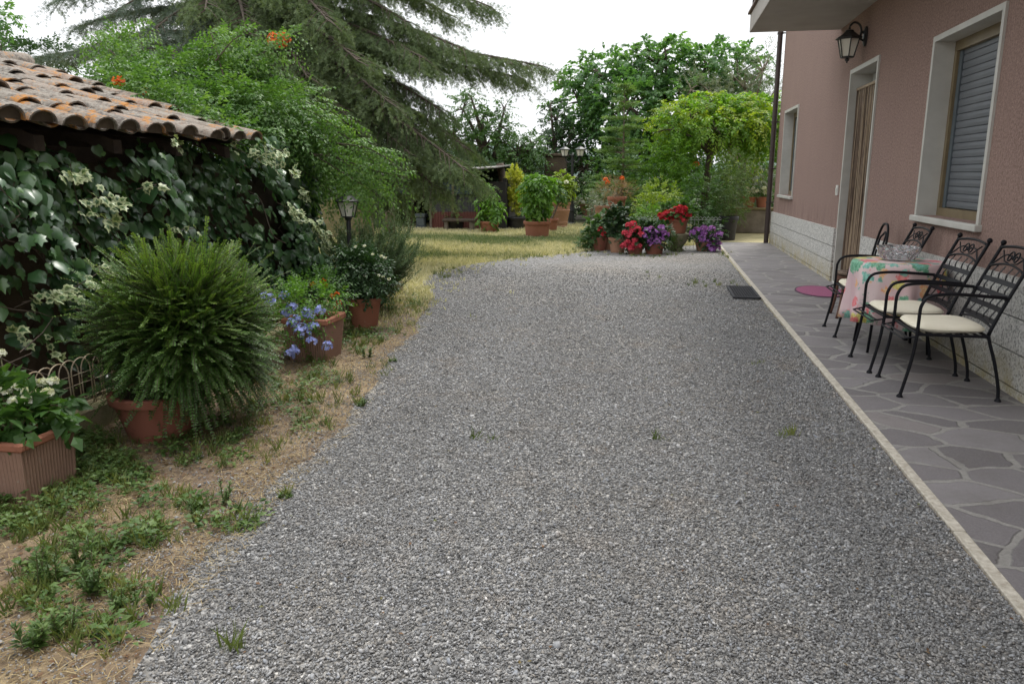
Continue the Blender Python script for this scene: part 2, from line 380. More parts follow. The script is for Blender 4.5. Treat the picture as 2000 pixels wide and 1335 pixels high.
t.links.new(fl_, b.inputs['Base Color']); b.inputs['Roughness'].default_value = .62
bump(t, b, math_(t, 'ADD', ef, math_(t, 'MULTIPLY', fine, .8)), .8, .01); M['paving'] = m
M['kerb'] = plain('travertine_edging', (.56, .52, .44), (.33, .29, .23), 38, .75, .5, 120)
# ---- house
m, t, b, o = NT('pink_render'); v = coords(t)
n1 = math_(t, 'ADD', math_(t, 'MULTIPLY', noise(t, v, 48, 3, .7), .55), math_(t, 'MULTIPLY', noise(t, v, 130, 4, .75), .45)); n2 = noise(t, v, 1.1, 5); n3 = noise(t, coords(t, (3, 9, .6)), 1.4, 5, .6)
base = ramp(t, n1, [(.38, (.135, .083, .066)), (.5, (.25, .164, .138)), (.62, (.36, .248, .212))]).outputs[0]
base = mixc(t, ramp(t, n2, [(.4, (0, 0, 0)), (.7, (.3, .3, .3))]).outputs[0], base, (.31, .21, .17))
base = mixc(t, ramp(t, n3, [(.50, (0, 0, 0)), (.75, (.27, .27, .27))]).outputs[0], base, (.16, .10, .08))
sx = t.nodes.new('ShaderNodeSeparateXYZ'); t.links.new(v, sx.inputs[0])
low = math_(t, 'MULTIPLY', math_(t, 'SUBTRACT', 1.12, sx.outputs[2]), 3.2, True)
drip = math_(t, 'MULTIPLY', low, ramp(t, noise(t, coords(t, (1, 6, 1.2)), 1.5, 5, .7), [(.48, (0, 0, 0)), (.62, (.75, .75, .75))]).outputs[0])
base = mixc(t, drip, base, (.17, .10, .082))
t.links.new(base, b.inputs['Base Color']); b.inputs['Roughness'].default_value = .95; bump(t, b, n1, .75, .012); M['render'] = m
m, t, b, o = NT('speckled_plinth'); v = coords(t)
vo = node(t, 'ShaderNodeTexVoronoi', Scale=70.); t.links.new(v, vo.inputs['Vector']); sep = t.nodes.new('ShaderNodeSeparateColor'); t.links.new(vo.outputs['Color'], sep.inputs[0])
r1 = ramp(t, sep.outputs[0], [(0, (.16, .16, .155)), (.18, (.33, .325, .305)), (.45, (.53, .52, .49)), (1, (.68, .67, .63))]).outputs[0]
r1 = mixc(t, math_(t, 'MULTIPLY', noise(t, v, 2.5, 5), .45), r1, (.42, .41, .38))
sx = t.nodes.new('ShaderNodeSeparateXYZ'); t.links.new(v, sx.inputs[0])
low = math_(t, 'MULTIPLY', math_(t, 'SUBTRACT', .36, sx.outputs[2]), 3.2, True)
r1 = mixc(t, math_(t, 'MULTIPLY', low, ramp(t, noise(t, v, 4, 5, .7), [(.35, (.1, .1, .1)), (.62, (1, 1, 1))]).outputs[0]), r1, (.36, .30, .16))
t.links.new(r1, b.inputs['Base Color']); b.inputs['Roughness'].default_value = .8; bump(t, b, noise(t, v, 90, 4), .7, .008); M['plinth'] = m
M['marble'] = plain('pale_marble', (.52, .51, .47), (.42, .41, .375), 3.5, .5, .1, 90)
M['soffit'] = plain('grey_soffit', (.40, .375, .345), (.34, .315, .285), 2, .9, .2, 60)
M['shutter'] = plain('grey_shutter', (.125, .135, .148), (.105, .115, .128), 3, .5)
M['goldframe'] = plain('bronze_frame', (.20, .155, .085), (.15, .11, .06), 6, .45)
M['strandA'] = plain('brown_strand', (.15, .10, .065), (.09, .06, .04), 10, .7)
M['strandB'] = plain('beige_strand', (.34, .26, .17), (.25, .185, .12), 10, .7)
M['pipe'] = plain('brown_pipe', (.035, .022, .02), (.05, .034, .03), 12, .5)
M['white'] = plain('white_plastic', (.7, .7, .66), (.6, .6, .56), 5, .5)
M['glarepane'] = plain('glare_pane', (.72, .74, .74), (.66, .68, .68), 2, .2)  # white base colour stands in for the reflection on the door glass
M['blackrubber'] = plain('black_rubber', (.012, .013, .017), (.02, .02, .024), 20, .75)
M['rug'] = plain('magenta_rug', (.33, .10, .19), (.27, .075, .15), 40, .95, .5, 300)
M['rugedge'] = plain('rug_border', (.10, .05, .08), (.08, .04, .06), 30, .95)
# ---- roof tiles
m, t, b, o = NT('old_roof_tile'); v = coords(t)
n1 = noise(t, v, 13, 6, .75); n2 = noise(t, v, 42, 5, .75); n3 = noise(t, v, 5.5, 6, .75)
tb = ramp(t, attr(t, 'rnd'), [(0, (.085, .07, .06)), (.35, (.155, .125, .10)), (.7, (.215, .165, .13)), (1, (.25, .14, .09))]).outputs[0]
tb = mixc(t, ramp(t, n2, [(.40, (0, 0, 0)), (.60, (.9, .9, .9))]).outputs[0], tb, (.27, .25, .215))
tb = mixc(t, ramp(t, n1, [(.52, (0, 0, 0)), (.62, (.85, .85, .85))]).outputs[0], tb, (.055, .047, .04))
sx = t.nodes.new('ShaderNodeSeparateXYZ'); t.links.new(v, sx.inputs[0])
lic = math_(t, 'ADD', math_(t, 'ADD', n3, math_(t, 'MULTIPLY', n2, .40)), math_(t, 'MULTIPLY', math_(t, 'SUBTRACT', noise(t, v, .8, 2), .5), .25))
tb = mixc(t, ramp(t, lic, [(.745, (0, 0, 0)), (.82, (.9, .9, .9))]).outputs[0], tb, (.36, .15, .022))
t.links.new(tb, b.inputs['Base Color']); b.inputs['Roughness'].default_value = .95; bump(t, b, n2, .5, .012); M['tile'] = m
M['shedwall'] = plain('dark_shed_wall', (.10, .075, .05), (.055, .04, .028), 4, .95, .8, 25)
# ---- tablecloth
m, t, b, o = NT('fruit_print_cloth'); v = coords(t)
col = ramp(t, noise(t, v, 3.5, 2), [(.35, (.55, .38, .40)), (.65, (.64, .52, .50))]).outputs[0]
for (s_, off, cc, th) in ((4.6, 0., (.05, .22, .12), .30), (4.1, 3.1, (.50, .40, .08), .27), (4.9, 7.7, (.62, .10, .11), .25), (6., 5.2, (.66, .30, .14), .22), (5.5, 9.9, (.10, .30, .24), .24)):
    mp = node(t, 'ShaderNodeMapping'); mp.inputs['Location'].default_value = (off, off*1.7, off*.6); t.links.new(v, mp.inputs[0])
    nw = node(t, 'ShaderNodeTexNoise', Scale=9., Detail=3.); t.links.new(mp.outputs[0], nw.inputs['Vector'])
    w2 = t.nodes.new('ShaderNodeVectorMath'); w2.operation = 'MULTIPLY_ADD'; t.links.new(nw.outputs['Color'], w2.inputs[0]); w2.inputs[1].default_value = (.14, .14, .14); t.links.new(mp.outputs[0], w2.inputs[2])
    vo = node(t, 'ShaderNodeTexVoronoi', Scale=s_); t.links.new(w2.outputs[0], vo.inputs['Vector'])
    nf = noise(t, mp.outputs[0], 38, 4, .7); d_ = math_(t, 'ADD', vo.outputs['Distance'], math_(t, 'MULTIPLY', math_(t, 'SUBTRACT', nf, .25), .42))
    col = mixc(t, ramp(t, d_, [(th+.12, (.95, .95, .95)), (th+.17, (0, 0, 0))]).outputs[0], col, mixc(t, ramp(t, nf, [(.4, (0, 0, 0)), (.6, (.8, .8, .8))]).outputs[0], cc, tuple(min(.7, x*1.6+.12) for x in cc)))
t.links.new(col, b.inputs['Base Color']); b.inputs['Roughness'].default_value = .7; M['cloth'] = m
m, t, b, o = NT('cut_glass'); b.inputs['Base Color'].default_value = (.95, .96, .98, 1); b.inputs['Roughness'].default_value = .03; b.inputs['Transmission Weight'].default_value = .9; b.inputs['IOR'].default_value = 1.5; M['glass'] = m
M['wicker'] = plain('brown_wicker', (.17, .115, .08), (.09, .06, .042), 45, .8, .8, 120)
M['redwood'] = plain('reddish_wood', (.12, .05, .03), (.08, .035, .022), 14, .5)
# ---- back shed
M['bluefascia'] = plain('dark_blue_board', (.022, .045, .075), (.015, .03, .05), 6, .7)
m, t, b, o = NT('corrugated_sheet'); v = coords(t); sx = t.nodes.new('ShaderNodeSeparateXYZ'); t.links.new(v, sx.inputs[0])
zz = math_(t, 'ADD', sx.outputs[2], math_(t, 'MULTIPLY', noise(t, v, 5, 4), .06))
t.links.new(ramp(t, zz, [(.52, (.12, .038, .028)), (.545, (.05, .05, .055))]).outputs[0], b.inputs['Base Color']); b.inputs['Roughness'].default_value = .8; M['corrugated'] = m
M['roofsheet'] = plain('pale_roof_sheet', (.32, .31, .29), (.14, .13, .12), 9, .8)
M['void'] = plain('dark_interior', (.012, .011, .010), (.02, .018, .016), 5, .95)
M['greycrate'] = plain('grey_crate', (.09, .11, .12), (.06, .075, .085), 8, .6)
m, t, b, o = NT('hazy_woods'); v = coords(t); n1 = noise(t, v, .05, 6, .7)
t.links.new(ramp(t, n1, [(.35, (.05, .085, .075)), (.65, (.09, .13, .11))]).outputs[0], b.inputs['Base Color']); b.inputs['Roughness'].default_value = 1; M['hills'] = m  # blue in the woodland green paints in the haze of distance
# ---- foliage
M['ivy'] = leafmat('ivy_leaf', (.024, .068, .024), (.058, .140, .048), (.13, .245, .075), .2, .32, spec=.7)
M['ivy_cream'] = leafmat('variegated_ivy_leaf', (.045, .10, .035), (.07, .14, .045), (.16, .22, .08), .15, .4, edge=(.40, .46, .25))
M['vine'] = leafmat('trumpet_vine_leaf', (.055, .135, .028), (.100, .200, .048), (.19, .31, .085), .40, .42)
M['cedar'] = leafmat('cedar_needle', (.070, .110, .045), (.118, .168, .075), (.19, .245, .13), .3, .7)
M['cedar_blue'] = leafmat('bluish_cedar_needle', (.07, .105, .08), (.11, .15, .115), (.17, .215, .165), .2, .7)
M['honey'] = leafmat('honeysuckle_leaf', (.032, .080, .014), (.072, .148, .026), (.19, .29, .05), .25, .4)
M['shade'] = leafmat('deep_green_leaf', (.018, .045, .016), (.032, .075, .024), (.06, .12, .035), .25, .42)
M['mid'] = leafmat('mid_green_leaf', (.035, .085, .02), (.06, .135, .03), (.11, .20, .045), .35, .45)
M['bright'] = leafmat('bright_green_leaf', (.065, .16, .022), (.12, .25, .036), (.23, .37, .06), .42, .42)
M['wist'] = leafmat('wisteria_leaf', (.075, .18, .020), (.15, .29, .035), (.32, .44, .07), .5, .42)
M['lime'] = leafmat('lime_leaf', (.14, .22, .02), (.24, .33, .03), (.38, .45, .06), .42, .45)
M['gold'] = leafmat('golden_needle', (.30, .36, .04), (.46, .48, .06), (.62, .60, .12), .35, .55)
M['olive'] = leafmat('olive_leaf', (.12, .15, .10), (.19, .22, .155), (.29, .31, .24), .2, .5)
M['fig'] = leafmat('fig_leaf', (.055, .135, .045), (.095, .205, .065), (.17, .29, .105), .5, .42)
M['rosemary'] = leafmat('rosemary_needle', (.045, .085, .035), (.085, .14, .055), (.16, .22, .10), .15, .55)
M['sapling'] = leafmat('sapling_needle', (.08, .16, .04), (.14, .24, .06), (.22, .33, .09), .4, .55)
M['weed'] = leafmat('weed_leaf', (.045, .095, .022), (.085, .15, .036), (.16, .23, .07), .3, .5)
M['drygrass'] = leafmat('dry_grass', (.14, .095, .045), (.30, .22, .11), (.48, .39, .22), .2, .7)
M['lawnblade'] = leafmat('sunburnt_lawn_blade', (.10, .15, .05), (.38, .365, .21), (.62, .57, .37), .25, .65)
M['grassy'] = leafmat('grass_blade', (.07, .11, .028), (.14, .18, .05), (.27, .28, .10), .3, .5)
M['pinkplant'] = leafmat('pinkish_leaf', (.20, .12, .06), (.30, .17, .10), (.24, .22, .09), .3, .5)
M['dry'] = leafmat('russet_leaf', (.10, .05, .025), (.17, .09, .04), (.11, .13, .04), .2, .6)
def petal(name, a, b_): return leafmat(name, a, tuple((x+y)/2 for x, y in zip(a, b_)), b_, .3, .6)
M['blue'] = petal('blue_petal', (.24, .28, .72), (.48, .53, .92))
M['red'] = petal('red_petal', (.45, .012, .025), (.72, .07, .10))
M['cerise'] = petal('cerise_petal', (.55, .02, .06), (.78, .14, .19))
M['purple'] = petal('purple_petal', (.26, .07, .36), (.52, .26, .64))
M['orange'] = petal('orange_petal', (.62, .10, .015), (.72, .20, .03))
M['whitep'] = petal('white_petal', (.62, .62, .52), (.82, .82, .76))
# ================================================================== SETTING
WX = 2.47          # render face of the house
KX = 1.285         # kerb line
mb = MB(); mb.add([(-1500,-300,0),(1500,-300,0),(1500,2500,0),(-1500,2500,0)], [(0,1,2,3)])
tag(mb.build('ground', M['ground']), 'dry soil and sunburnt grass around the drive', 'ground', kind='structure')
# gravel drive: outline read off the photo, made ragged
EDGE = [(-1.25,-1.5),(-1.35,.8)]+[tuple(G(u,v)[:2]) for u,v in [(330,1200),(420,1090),(480,1020),(600,900),(700,790),(755,700),(810,640),(835,580),(830,548),(870,528),(950,512),(1060,501),(1130,494)]]
EDGE = smooth_path([(x,y,0) for x,y in EDGE], 150)[:, :2]
rg = np.random.default_rng(3)
w_ = np.convolve(rg.normal(0, 1, len(EDGE)), np.ones(3)/3, 'same')*.05+np.convolve(rg.normal(0, 1, len(EDGE)), np.ones(9)/9, 'same')*.09
nrm2 = nrm(np.gradient(EDGE, axis=0))[:, ::-1]*[-1, 1]
EDGEJ = EDGE+nrm2*w_[:, None]
FARE = [(-.9,16.3),(-.2,16.6),(.7,17.0),(1.26,17.6)]
poly = [tuple(p) for p in EDGEJ]+FARE+[(1.284,-1.5)]
def inside(P, Q):
    P = np.asarray(P); Q = np.asarray(Q); r = np.zeros(len(P), bool)
    for i in range(len(Q)):
        a, c = Q[i], Q[i-1]
        cond = ((a[1] > P[:, 1]) != (c[1] > P[:, 1])) & (P[:, 0] < (c[0]-a[0])*(P[:, 1]-a[1])/(c[1]-a[1]+1e-12)+a[0]); r ^= cond
    return r
mb = MB(); mb.add([(x,y,.006) for x,y in poly], [tuple(range(len(poly)))])
tag(mb.build('gravel_drive', M['gravel']), 'grey gravel drive', 'drive', kind='structure')
# loose stones of the drive (nearer ones as solid pebbles)
ico = np.array([(0,0,1)]+[(.894*cos(a),.894*sin(a),.447) for a in np.arange(5)*2*pi/5]+[(.894*cos(a),.894*sin(a),-.447) for a in np.arange(5)*2*pi/5+pi/5]+[(0,0,-1)])
icof = [(0,1+i,1+(i+1)%5) for i in range(5)]+[(1+i,6+i,1+(i+1)%5) for i in range(5)]+[(6+i,6+(i+1)%5,1+(i+1)%5) for i in range(5)]+[(11,6+(i+1)%5,6+i) for i in range(5)]
def pebbles(name, P, size, z0=.008):
    N = len(P); a = RNG.uniform(0, 2*pi, N)[:, None]; tl = RNG.normal(0, .3, (N, 2))
    V = ico[None]*(1+RNG.normal(0, .16, (N, 12, 1)))*np.array([1., .72, .55])*np.stack([RNG.uniform(.75,1.35,N), RNG.uniform(.8,1.25,N), RNG.uniform(.8,1.2,N)], 1)[:, None]*size[:, None, None]*.5
    V[..., 2] += V[..., 0]*tl[:, :1]+V[..., 1]*tl[:, 1:]
    x = V[..., 0]*np.cos(a)-V[..., 1]*np.sin(a); y = V[..., 0]*np.sin(a)+V[..., 1]*np.cos(a)
    W = np.stack([x+P[:, :1], y+P[:, 1:2], V[..., 2]+z0+RNG.uniform(-.001, .004, (N, 1))], 2)
    F = np.array(icof)[None]+(np.arange(N)*12)[:, None, None]
    mb = MB(); mb.add(W.reshape(-1, 3), F.reshape(-1, 3), np.repeat(RNG.uniform(0, 1, N), 12)); return mb.build(name, M['pebble'], None, True)
def infov(P, mar=60):
    u, v = proj(np.c_[P, np.zeros(len(P))]); return (u > -mar) & (u < 2000+mar) & (v < 1335+mar) & (v > 300)
def cand(n, x0, x1, y0, y1): return np.stack([RNG.uniform(x0, x1, n), RNG.uniform(y0, y1, n)], 1)
pts = []
P = cand(int(4.48*11.6*20000), -3.2, 1.283, 1.6, 13.2); P = P[infov(P)]
P = P[RNG.uniform(0, 1, len(P)) < np.clip(1.08-np.clip((P[:, 1]-2.4)/10.6, 0, 1)**.55*1.08, 0, 1)]
d2 = np.full(len(P), 9.)
for i in range(0, len(EDGE), 2): d2 = np.minimum(d2, (P[:, 0]-EDGE[i, 0])**2+(P[:, 1]-EDGE[i, 1])**2)
ins = inside(P, poly); dd = np.sqrt(d2)
lump = .5+.5*np.sin(P[:, 0]*6+P[:, 1]*4)*np.sin(P[:, 1]*5.3-P[:, 0]*2)
thin = np.where(ins, np.clip(.35+dd/.30+.5*(lump-.5), 0, 1), (.25+.55*lump)*np.exp(-dd/.33))
keep = RNG.uniform(0, 1, len(P)) < thin
P = P[keep]
o = pebbles('gravel_pebbles', P, RNG.gamma(6, .0073/6, len(P))*(1+.04*P[:, 1])*np.where(ins[keep], 1, .8)*(1+.8*(RNG.uniform(0, 1, len(P)) > .985)))
tag(o, 'loose grey pebbles covering the gravel drive', 'gravel', kind='stuff')
# paved path and its pale edging
mb = MB(); mb.add([(KX+.055,-1.5,.012),(WX-.02,-1.5,.012),(WX-.02,17.95,.012),(KX+.055,17.95,.012)], [(0,1,2,3)]); mb.add([(KX+.055,17.95,.012),(WX-.02,17.95,.012),(WX-.02,17.95,-.05),(KX+.055,17.95,-.05)], [(0,1,2,3)])
tag(mb.build('paved_path', M['paving']), 'crazy paving of grey violet stone along the house', 'path', kind='structure')
mb = MB(); y = -1.5
while y < 17.9:
    L = random.uniform(.9, 1.15); mb.bbox((KX+random.uniform(-.002,.002), y+.003, -.02), (KX+.054, min(y+L, 17.95)-.003, .018+random.uniform(-.0015,.0015)), .004); y += L
tag(mb.build('kerb_strip', M['kerb']), 'narrow pale stone edging between gravel and paving', 'kerb', kind='structure')
# distant wooded hills
mb = MB(); R_ = 900; n = 160; V = []
for i in range(n+1):
    a = radians(-75+150*i/n); h = 34+10*sin(i*.21)+6*sin(i*.57+1)+2.5*sin(i*1.7)
    V += [(R_*sin(a), R_*cos(a), -1), ((R_+140)*sin(a), (R_+140)*cos(a), h*.7), ((R_+330)*sin(a), (R_+330)*cos(a), h)]
mb.add(V, [(3*i+k, 3*i+3+k, 3*i+4+k, 3*i+1+k) for i in range(n) for k in (0, 1)])
tag(mb.build('hills', M['hills'], None, True), 'distant wooded hills', 'hills', kind='structure')

# ================================================================== HOUSE
house = empty('house', (WX, 0, 0), 0, 'pink rendered house with pale stone plinth, balcony and marble framed openings', 'house')
YF, HT = 17.9, 7.2          # far corner, wall height
Y0 = -1.6
def plz(y): return .86-.0088*y-.0   # plinth top: falls slightly along the wall
OPEN = [(6.62, 8.19, 1.115, 2.745), (10.09, 11.50, .012, 2.86), (15.50, 17.12, 1.09, 2.765)]
mb = MB()
def wq(y0, y1, z0, z1, x=0.):
    mb.add([(x,y0,z0),(x,y1,z0),(x,y1,z1),(x,y0,z1)], [(0,3,2,1)])
ys = Y0
for (a, b_, c, d) in OPEN:
    wq(ys, a, 0, HT); 
    if c > .1: wq(a, b_, 0, c)
    wq(a, b_, d, HT); ys = b_
    for (q0, q1) in (((a,c),(a,d)), ((b_,c),(b_,d))): mb.add([(0,q0[0],q0[1]),(.34,q0[0],q0[1]),(.34,q1[0],q1[1]),(0,q1[0],q1[1])], [(0,1,2,3)])
    mb.add([(0,a,d),(.34,a,d),(.34,b_,d),(0,b_,d)], [(0,1,2,3)]); mb.add([(0,a,c),(.34,a,c),(.34,b_,c),(0,b_,c)], [(0,1,2,3)])
wq(ys, YF, 0, HT)
mb.add([(0,YF,0),(9,YF,0),(9,YF,HT),(0,YF,HT)], [(0,3,2,1)]); mb.add([(9,Y0,0),(9,YF,0),(9,YF,HT),(9,Y0,HT)], [(0,1,2,3)])
mb.add([(0,Y0,0),(9,Y0,0),(9,Y0,HT),(0,Y0,HT)], [(0,1,2,3)])
mb.build('wall', M['render'], house)
mb = MB(); mb.box((-.55,Y0-.5,HT),(9.5,YF+.5,HT+.14)); mb.build('roof', M['soffit'], house)
# plinth slabs with open joints, broken by the door
for (a, b_) in ((Y0, 10.035), (11.555, YF+.02)):
    mb = MB(); n = max(1, int((b_-a)/1.3)); e = np.linspace(a, b_, n+1)
    for i in range(n):
        for k, (f0, f1) in enumerate(((-.02, .085), (.085, .375), (.375, .665), (.665, 1))):
            g = .006 if k else 0.
            y0, y1 = e[i]+.0015, e[i+1]-.0015
            zz = [(plz(yy)*f0+g, plz(yy)*f1-.004) for yy in (y0, y1)]
            x0 = -.04
            V = [(x0,y0,zz[0][0]),(x0,y1,zz[1][0]),(x0,y1,zz[1][1]),(x0,y0,zz[0][1]),(-.003,y0,zz[0][0]),(-.003,y1,zz[1][0]),(-.003,y1,zz[1][1]),(-.003,y0,zz[0][1])]
            mb.add(V, [(0,3,2,1),(3,7,6,2),(0,4,7,3),(1,2,6,5),(0,1,5,4)])
    mb.build('plinth', M['plinth'], house)
mb = MB()
for (a, b_) in ((Y0, 10.03), (11.56, YF+.01)):   # mortar behind the joints
    mb.add([(-.02,a,-.02),(-.02,b_,-.02),(-.02,b_,plz(b_)-.01),(-.02,a,plz(a)-.01)], [(0,3,2,1)])
mb.build('joint_mortar', M['darkwood'], house)
def surround(name, op, sill, depth, fw=.05):
    a, b_, c, d = op; mb = MB(); e = .02
    mb.box((-e, a, c), (depth, a+fw, d)); mb.box((-e, b_-fw, c), (depth, b_, d)); mb.box((-e, a+fw+.0005, d-fw), (depth, b_-fw-.0005, d))
    if sill: mb.bbox((-.055, a-.03, c-.055), (depth, b_+.03, c-.001), .006)
    return mb.build(name, M['marble'], None)
for wi, op in enumerate((OPEN[0], OPEN[2])):
    a, b_, c, d = op
    lab = 'window with grey roller shutter beside the table' if wi == 0 else 'far window with grey shutter close to the downpipe'
    w = empty('window', (0, 0, 0)); w.parent = house; w['label'] = lab
    s = surround('frame', op, True, .30); s.parent = w
    mb = MB(); mb.box((.16, a+.05, c), (.24, a+.11, d-.05)); mb.box((.16, b_-.11, c), (.24, b_-.05, d-.05)); mb.box((.16, a+.1105, d-.14), (.24, b_-.1105, d-.05)); mb.box((.16, a+.1105, c), (.24, b_-.1105, c+.075))
    mb.build('sash', M['goldframe'], w)
    mb = MB(); mb.bbox((.185, b_-.175, c+.076), (.238, b_-.1105, d-.141), .004); mb.build('shutter_guide', M['pipe'] if False else M['greycrate'], w)
    mb = MB(); z = c+.08
    while z < d-.15:
        zz = [(.006, .0), (-.001, .005), (-.004, .032), (-.001, .060), (.006, .064)]
        V = []
        for (x, h) in zz: V += [(.205+x, a+.11, z+h), (.205+x, b_-.11, z+h)]
        mb.add(V, [(2*i, 2*i+1, 2*i+3, 2*i+2) for i in range(4)]); z += .065
    mb.build('roller_shutter', M['shutter'], w)
    mb = MB(); mb.box((.232, a+.08, c+.01), (.236, b_-.08, d-.06)); mb.build('pane', M['void'], w)
dr = empty('door', (0, 0, 0)); dr.parent = house
a, b_, c, d = OPEN[1]
surround('frame', OPEN[1], False, .30, .055).parent = dr
mb = MB(); mb.bbox((-.03, a+.056, .0), (.34, b_-.056, .03), .005); mb.build('threshold', M['marble'], dr)
mb = MB(); mb.box((.26, a+.05, .03), (.30, b_-.05, 2.50)); mb.build('door_leaf', M['darkwood'], dr)
mb = MB(); mb.box((.255, a+.06, 2.505), (.30, b_-.06, d-.058)); mb.build('transom_pane', M['glarepane'], dr)
mA, mB_ = MB(), MB(); n = 74
for i in range(n):
    y = a+.07+(b_-a-.14)*(i+.5)/n; x = .085+random.uniform(-.008, .008); ph = random.uniform(0, 6)
    P = [(x+.006*sin(ph+z*2.2), y+.006*sin(ph*1.7+z*1.7), z) for z in np.linspace(.04, 2.60, 9)]
    (mA if (i*7) % 5 in (0, 1, 3) else mB_).tube(P, .0085, 6)
cu = mA.build('strand_curtain', M['strandA'], dr, True); mB_.build('pale_strands', M['strandB'], cu, True)
mb = MB(); mb.bbox((.065, a+.06, 2.59), (.11, b_-.06, 2.625), .004); mb.build('curtain_rail', M['strandB'], cu)
# balcony over the door
zb = 3.53; bl = empty('balcony', (0, 0, 0)); bl.parent = house
mb = MB(); mb.bbox((1.20-WX, Y0, zb), (-.001, 12.42, zb+.25), .004); mb.build('slab', M['soffit'], bl)
mb = MB(); mb.bbox((1.165-WX, Y0, zb+.253), (-.001, 12.47, zb+.29), .006); mb.build('coping', M['redwood'], bl)
mb = MB()
for i in range(110):
    y = 12.40-i*.115; mb.box((1.215-WX, y-.008, zb+.291), (1.231-WX, y+.008, zb+1.22))
for i in range(10):
    x = 1.33+i*.115-WX; mb.box((x-.008, 12.40, zb+.291), (x+.008, 12.416, zb+1.22))
mb.box((1.205-WX, Y0, zb+1.221), (1.245-WX, 12.43, zb+1.26)); mb.box((1.246-WX, 12.395, zb+1.221), (-.01, 12.43, zb+1.26))
mb.build('railing', M['pipe'], bl)
# downpipe on the corner
mb = MB(); px_, py_ = -.105, YF+.02
mb.tube([(px_, py_, .0), (px_, py_, HT-.3), (px_+.03, py_, HT-.05)], .052, 14); 
for z in (.9, 1.62, 2.6, 4.4): mb.lathe([(.054, z-.02), (.064, z-.018), (.064, z+.018), (.054, z+.02)], 14, (px_, py_, 0)); mb.box((px_+.05, py_-.012, z-.012), (0, py_+.012, z+.012))
mb.build('downpipe', M['pipe'], house, 'auto')
mb = MB(); mb.bbox((-.022, 11.66, 1.21), (-.0005, 11.76, 1.35), .004); mb.bbox((-.03, 11.685, 1.245), (-.0225, 11.735, 1.315), .003); mb.build('bell_box', M['white'], house)

# ================================================================== LANTERNS
def lantern(parent, c, w, h, n=6, up=True):
    """tapered glass lantern: body (part) with panes, roof and finial below it as sub-parts"""
    x, y, z = c; wt, wb = w/2, w*.30; ph = pi/n
    mb = MB()
    zb_, zt = z-h*.42, z+h*.12
    for k in range(n):
        t0 = 2*pi*k/n+ph
        mb.tube([(x+wb*cos(t0), y+wb*sin(t0), zb_), (x+wt*cos(t0), y+wt*sin(t0), zt)], w*.028, 5)
    for (r, zz) in ((wb, zb_), (wt, zt)):
        for k in range(n):
            t0, t1 = 2*pi*k/n+ph, 2*pi*(k+1)/n+ph; mb.tube([(x+r*cos(t0), y+r*sin(t0), zz), (x+r*cos(t1), y+r*sin(t1), zz)], w*.03, 5)
    mb.lathe([(.001, zb_-h*.02-z), (wb*1.05, zb_-h*.02-z), (wb*1.05, zb_+h*.01-z), (.001, zb_+h*.01-z)], n, (x, y, z), ph=ph)
    body = mb.build('lantern_cage', M['lampmetal'], parent)
    mb = MB(); mb.lathe([(wb*.93, zb_-z), (wt*.93, zt-z)], n, (x, y, z), ph=ph); mb.build('glass', M['pane'], body)
    mb = MB(); mb.lathe([(.001, h*.12), (wt*1.22, h*.12), (wt*1.26, h*.15), (wt*.80, h*.24), (wt*.42, h*.34), (wt*.38, h*.38), (wt*.20, h*.40), (.001, h*.41)], n, (x, y, z), ph=ph); mb.build('lantern_roof', M['lampmetal'], body)
    mb = MB()
    mb.lathe([(.001, h*.405), (w*.045, h*.42), (w*.06, h*.45), (w*.02, h*.475), (w*.04, h*.49), (.001, h*.52)], 10, (x, y, z))
    mb.build('finial', M['lampmetal'], body, True); mb = MB()
    if not up: mb.lathe([(.001, -h*.60), (w*.05, -h*.575), (w*.03, -h*.55), (w*.09, -h*.52), (w*.11, -h*.47), (.001, -h*.44)], 10, (x, y, z)); mb.build('drop_finial', M['lampmetal'], body, True)
    mb = MB(); mb.lathe([(.001, -h*.40), (w*.07, -h*.40), (w*.07, -h*.2), (w*.085, -h*.15), (w*.06, -h*.02), (.001, 0)], 10, (x, y, z)); mb.build('bulb', M['white'], body, True)
wl = empty('wall_lantern', (WX, 10.88, 3.19), 0, 'black six sided lantern on a bracket above the door', 'lantern')
mb = MB(); mb.lathe([(.001,0),(.075,0),(.075,.02),(.05,.035),(.001,.035)], 16)
q = mb.V[-1].copy(); mb.V[-1] = np.stack([-q[:, 2], q[:, 0], q[:, 1]*1.6], 1)
mb.build('wall_plate', M['lampmetal'], wl, 'auto')
mb = MB(); mb.tube(smooth_path([(-.03,0,-.05),(-.07,0,-.02),(-.065,0,.08),(-.10,0,.15),(-.16,0,.17),(-.205,0,.13)], 24), .013, 8); mb.ball((-.035,0,.05), .022, 10); mb.build('bracket', M['lampmetal'], wl, True)
lantern(wl, (-.205, 0, -.075), .265, .40, 6, False)
def at_z(u, v, y): return PY(u, v, y)
# single garden lamp by the ivy
p = PY(678, 372, 7.75); lp = empty('garden_lamp', (p[0], p[1], 0), 0, 'black single lantern lamp post standing by the ivy and rosemary', 'lamp post')
hz = p[2]-.15
mb = MB(); mb.lathe([(.001,0),(.09,0),(.09,.02),(.045,.05),(.036,.12),(.03,.14),(.03,.40),(.04,.41),(.04,.43),(.024,.45),(.024,hz-.16),(.035,hz-.15),(.04,hz-.13),(.02,hz-.115),(.001,hz-.11)], 14); mb.build('post', M['lampmetal'], lp, 'auto')
lantern(lp, (0, 0, hz), .215, .29, 6)
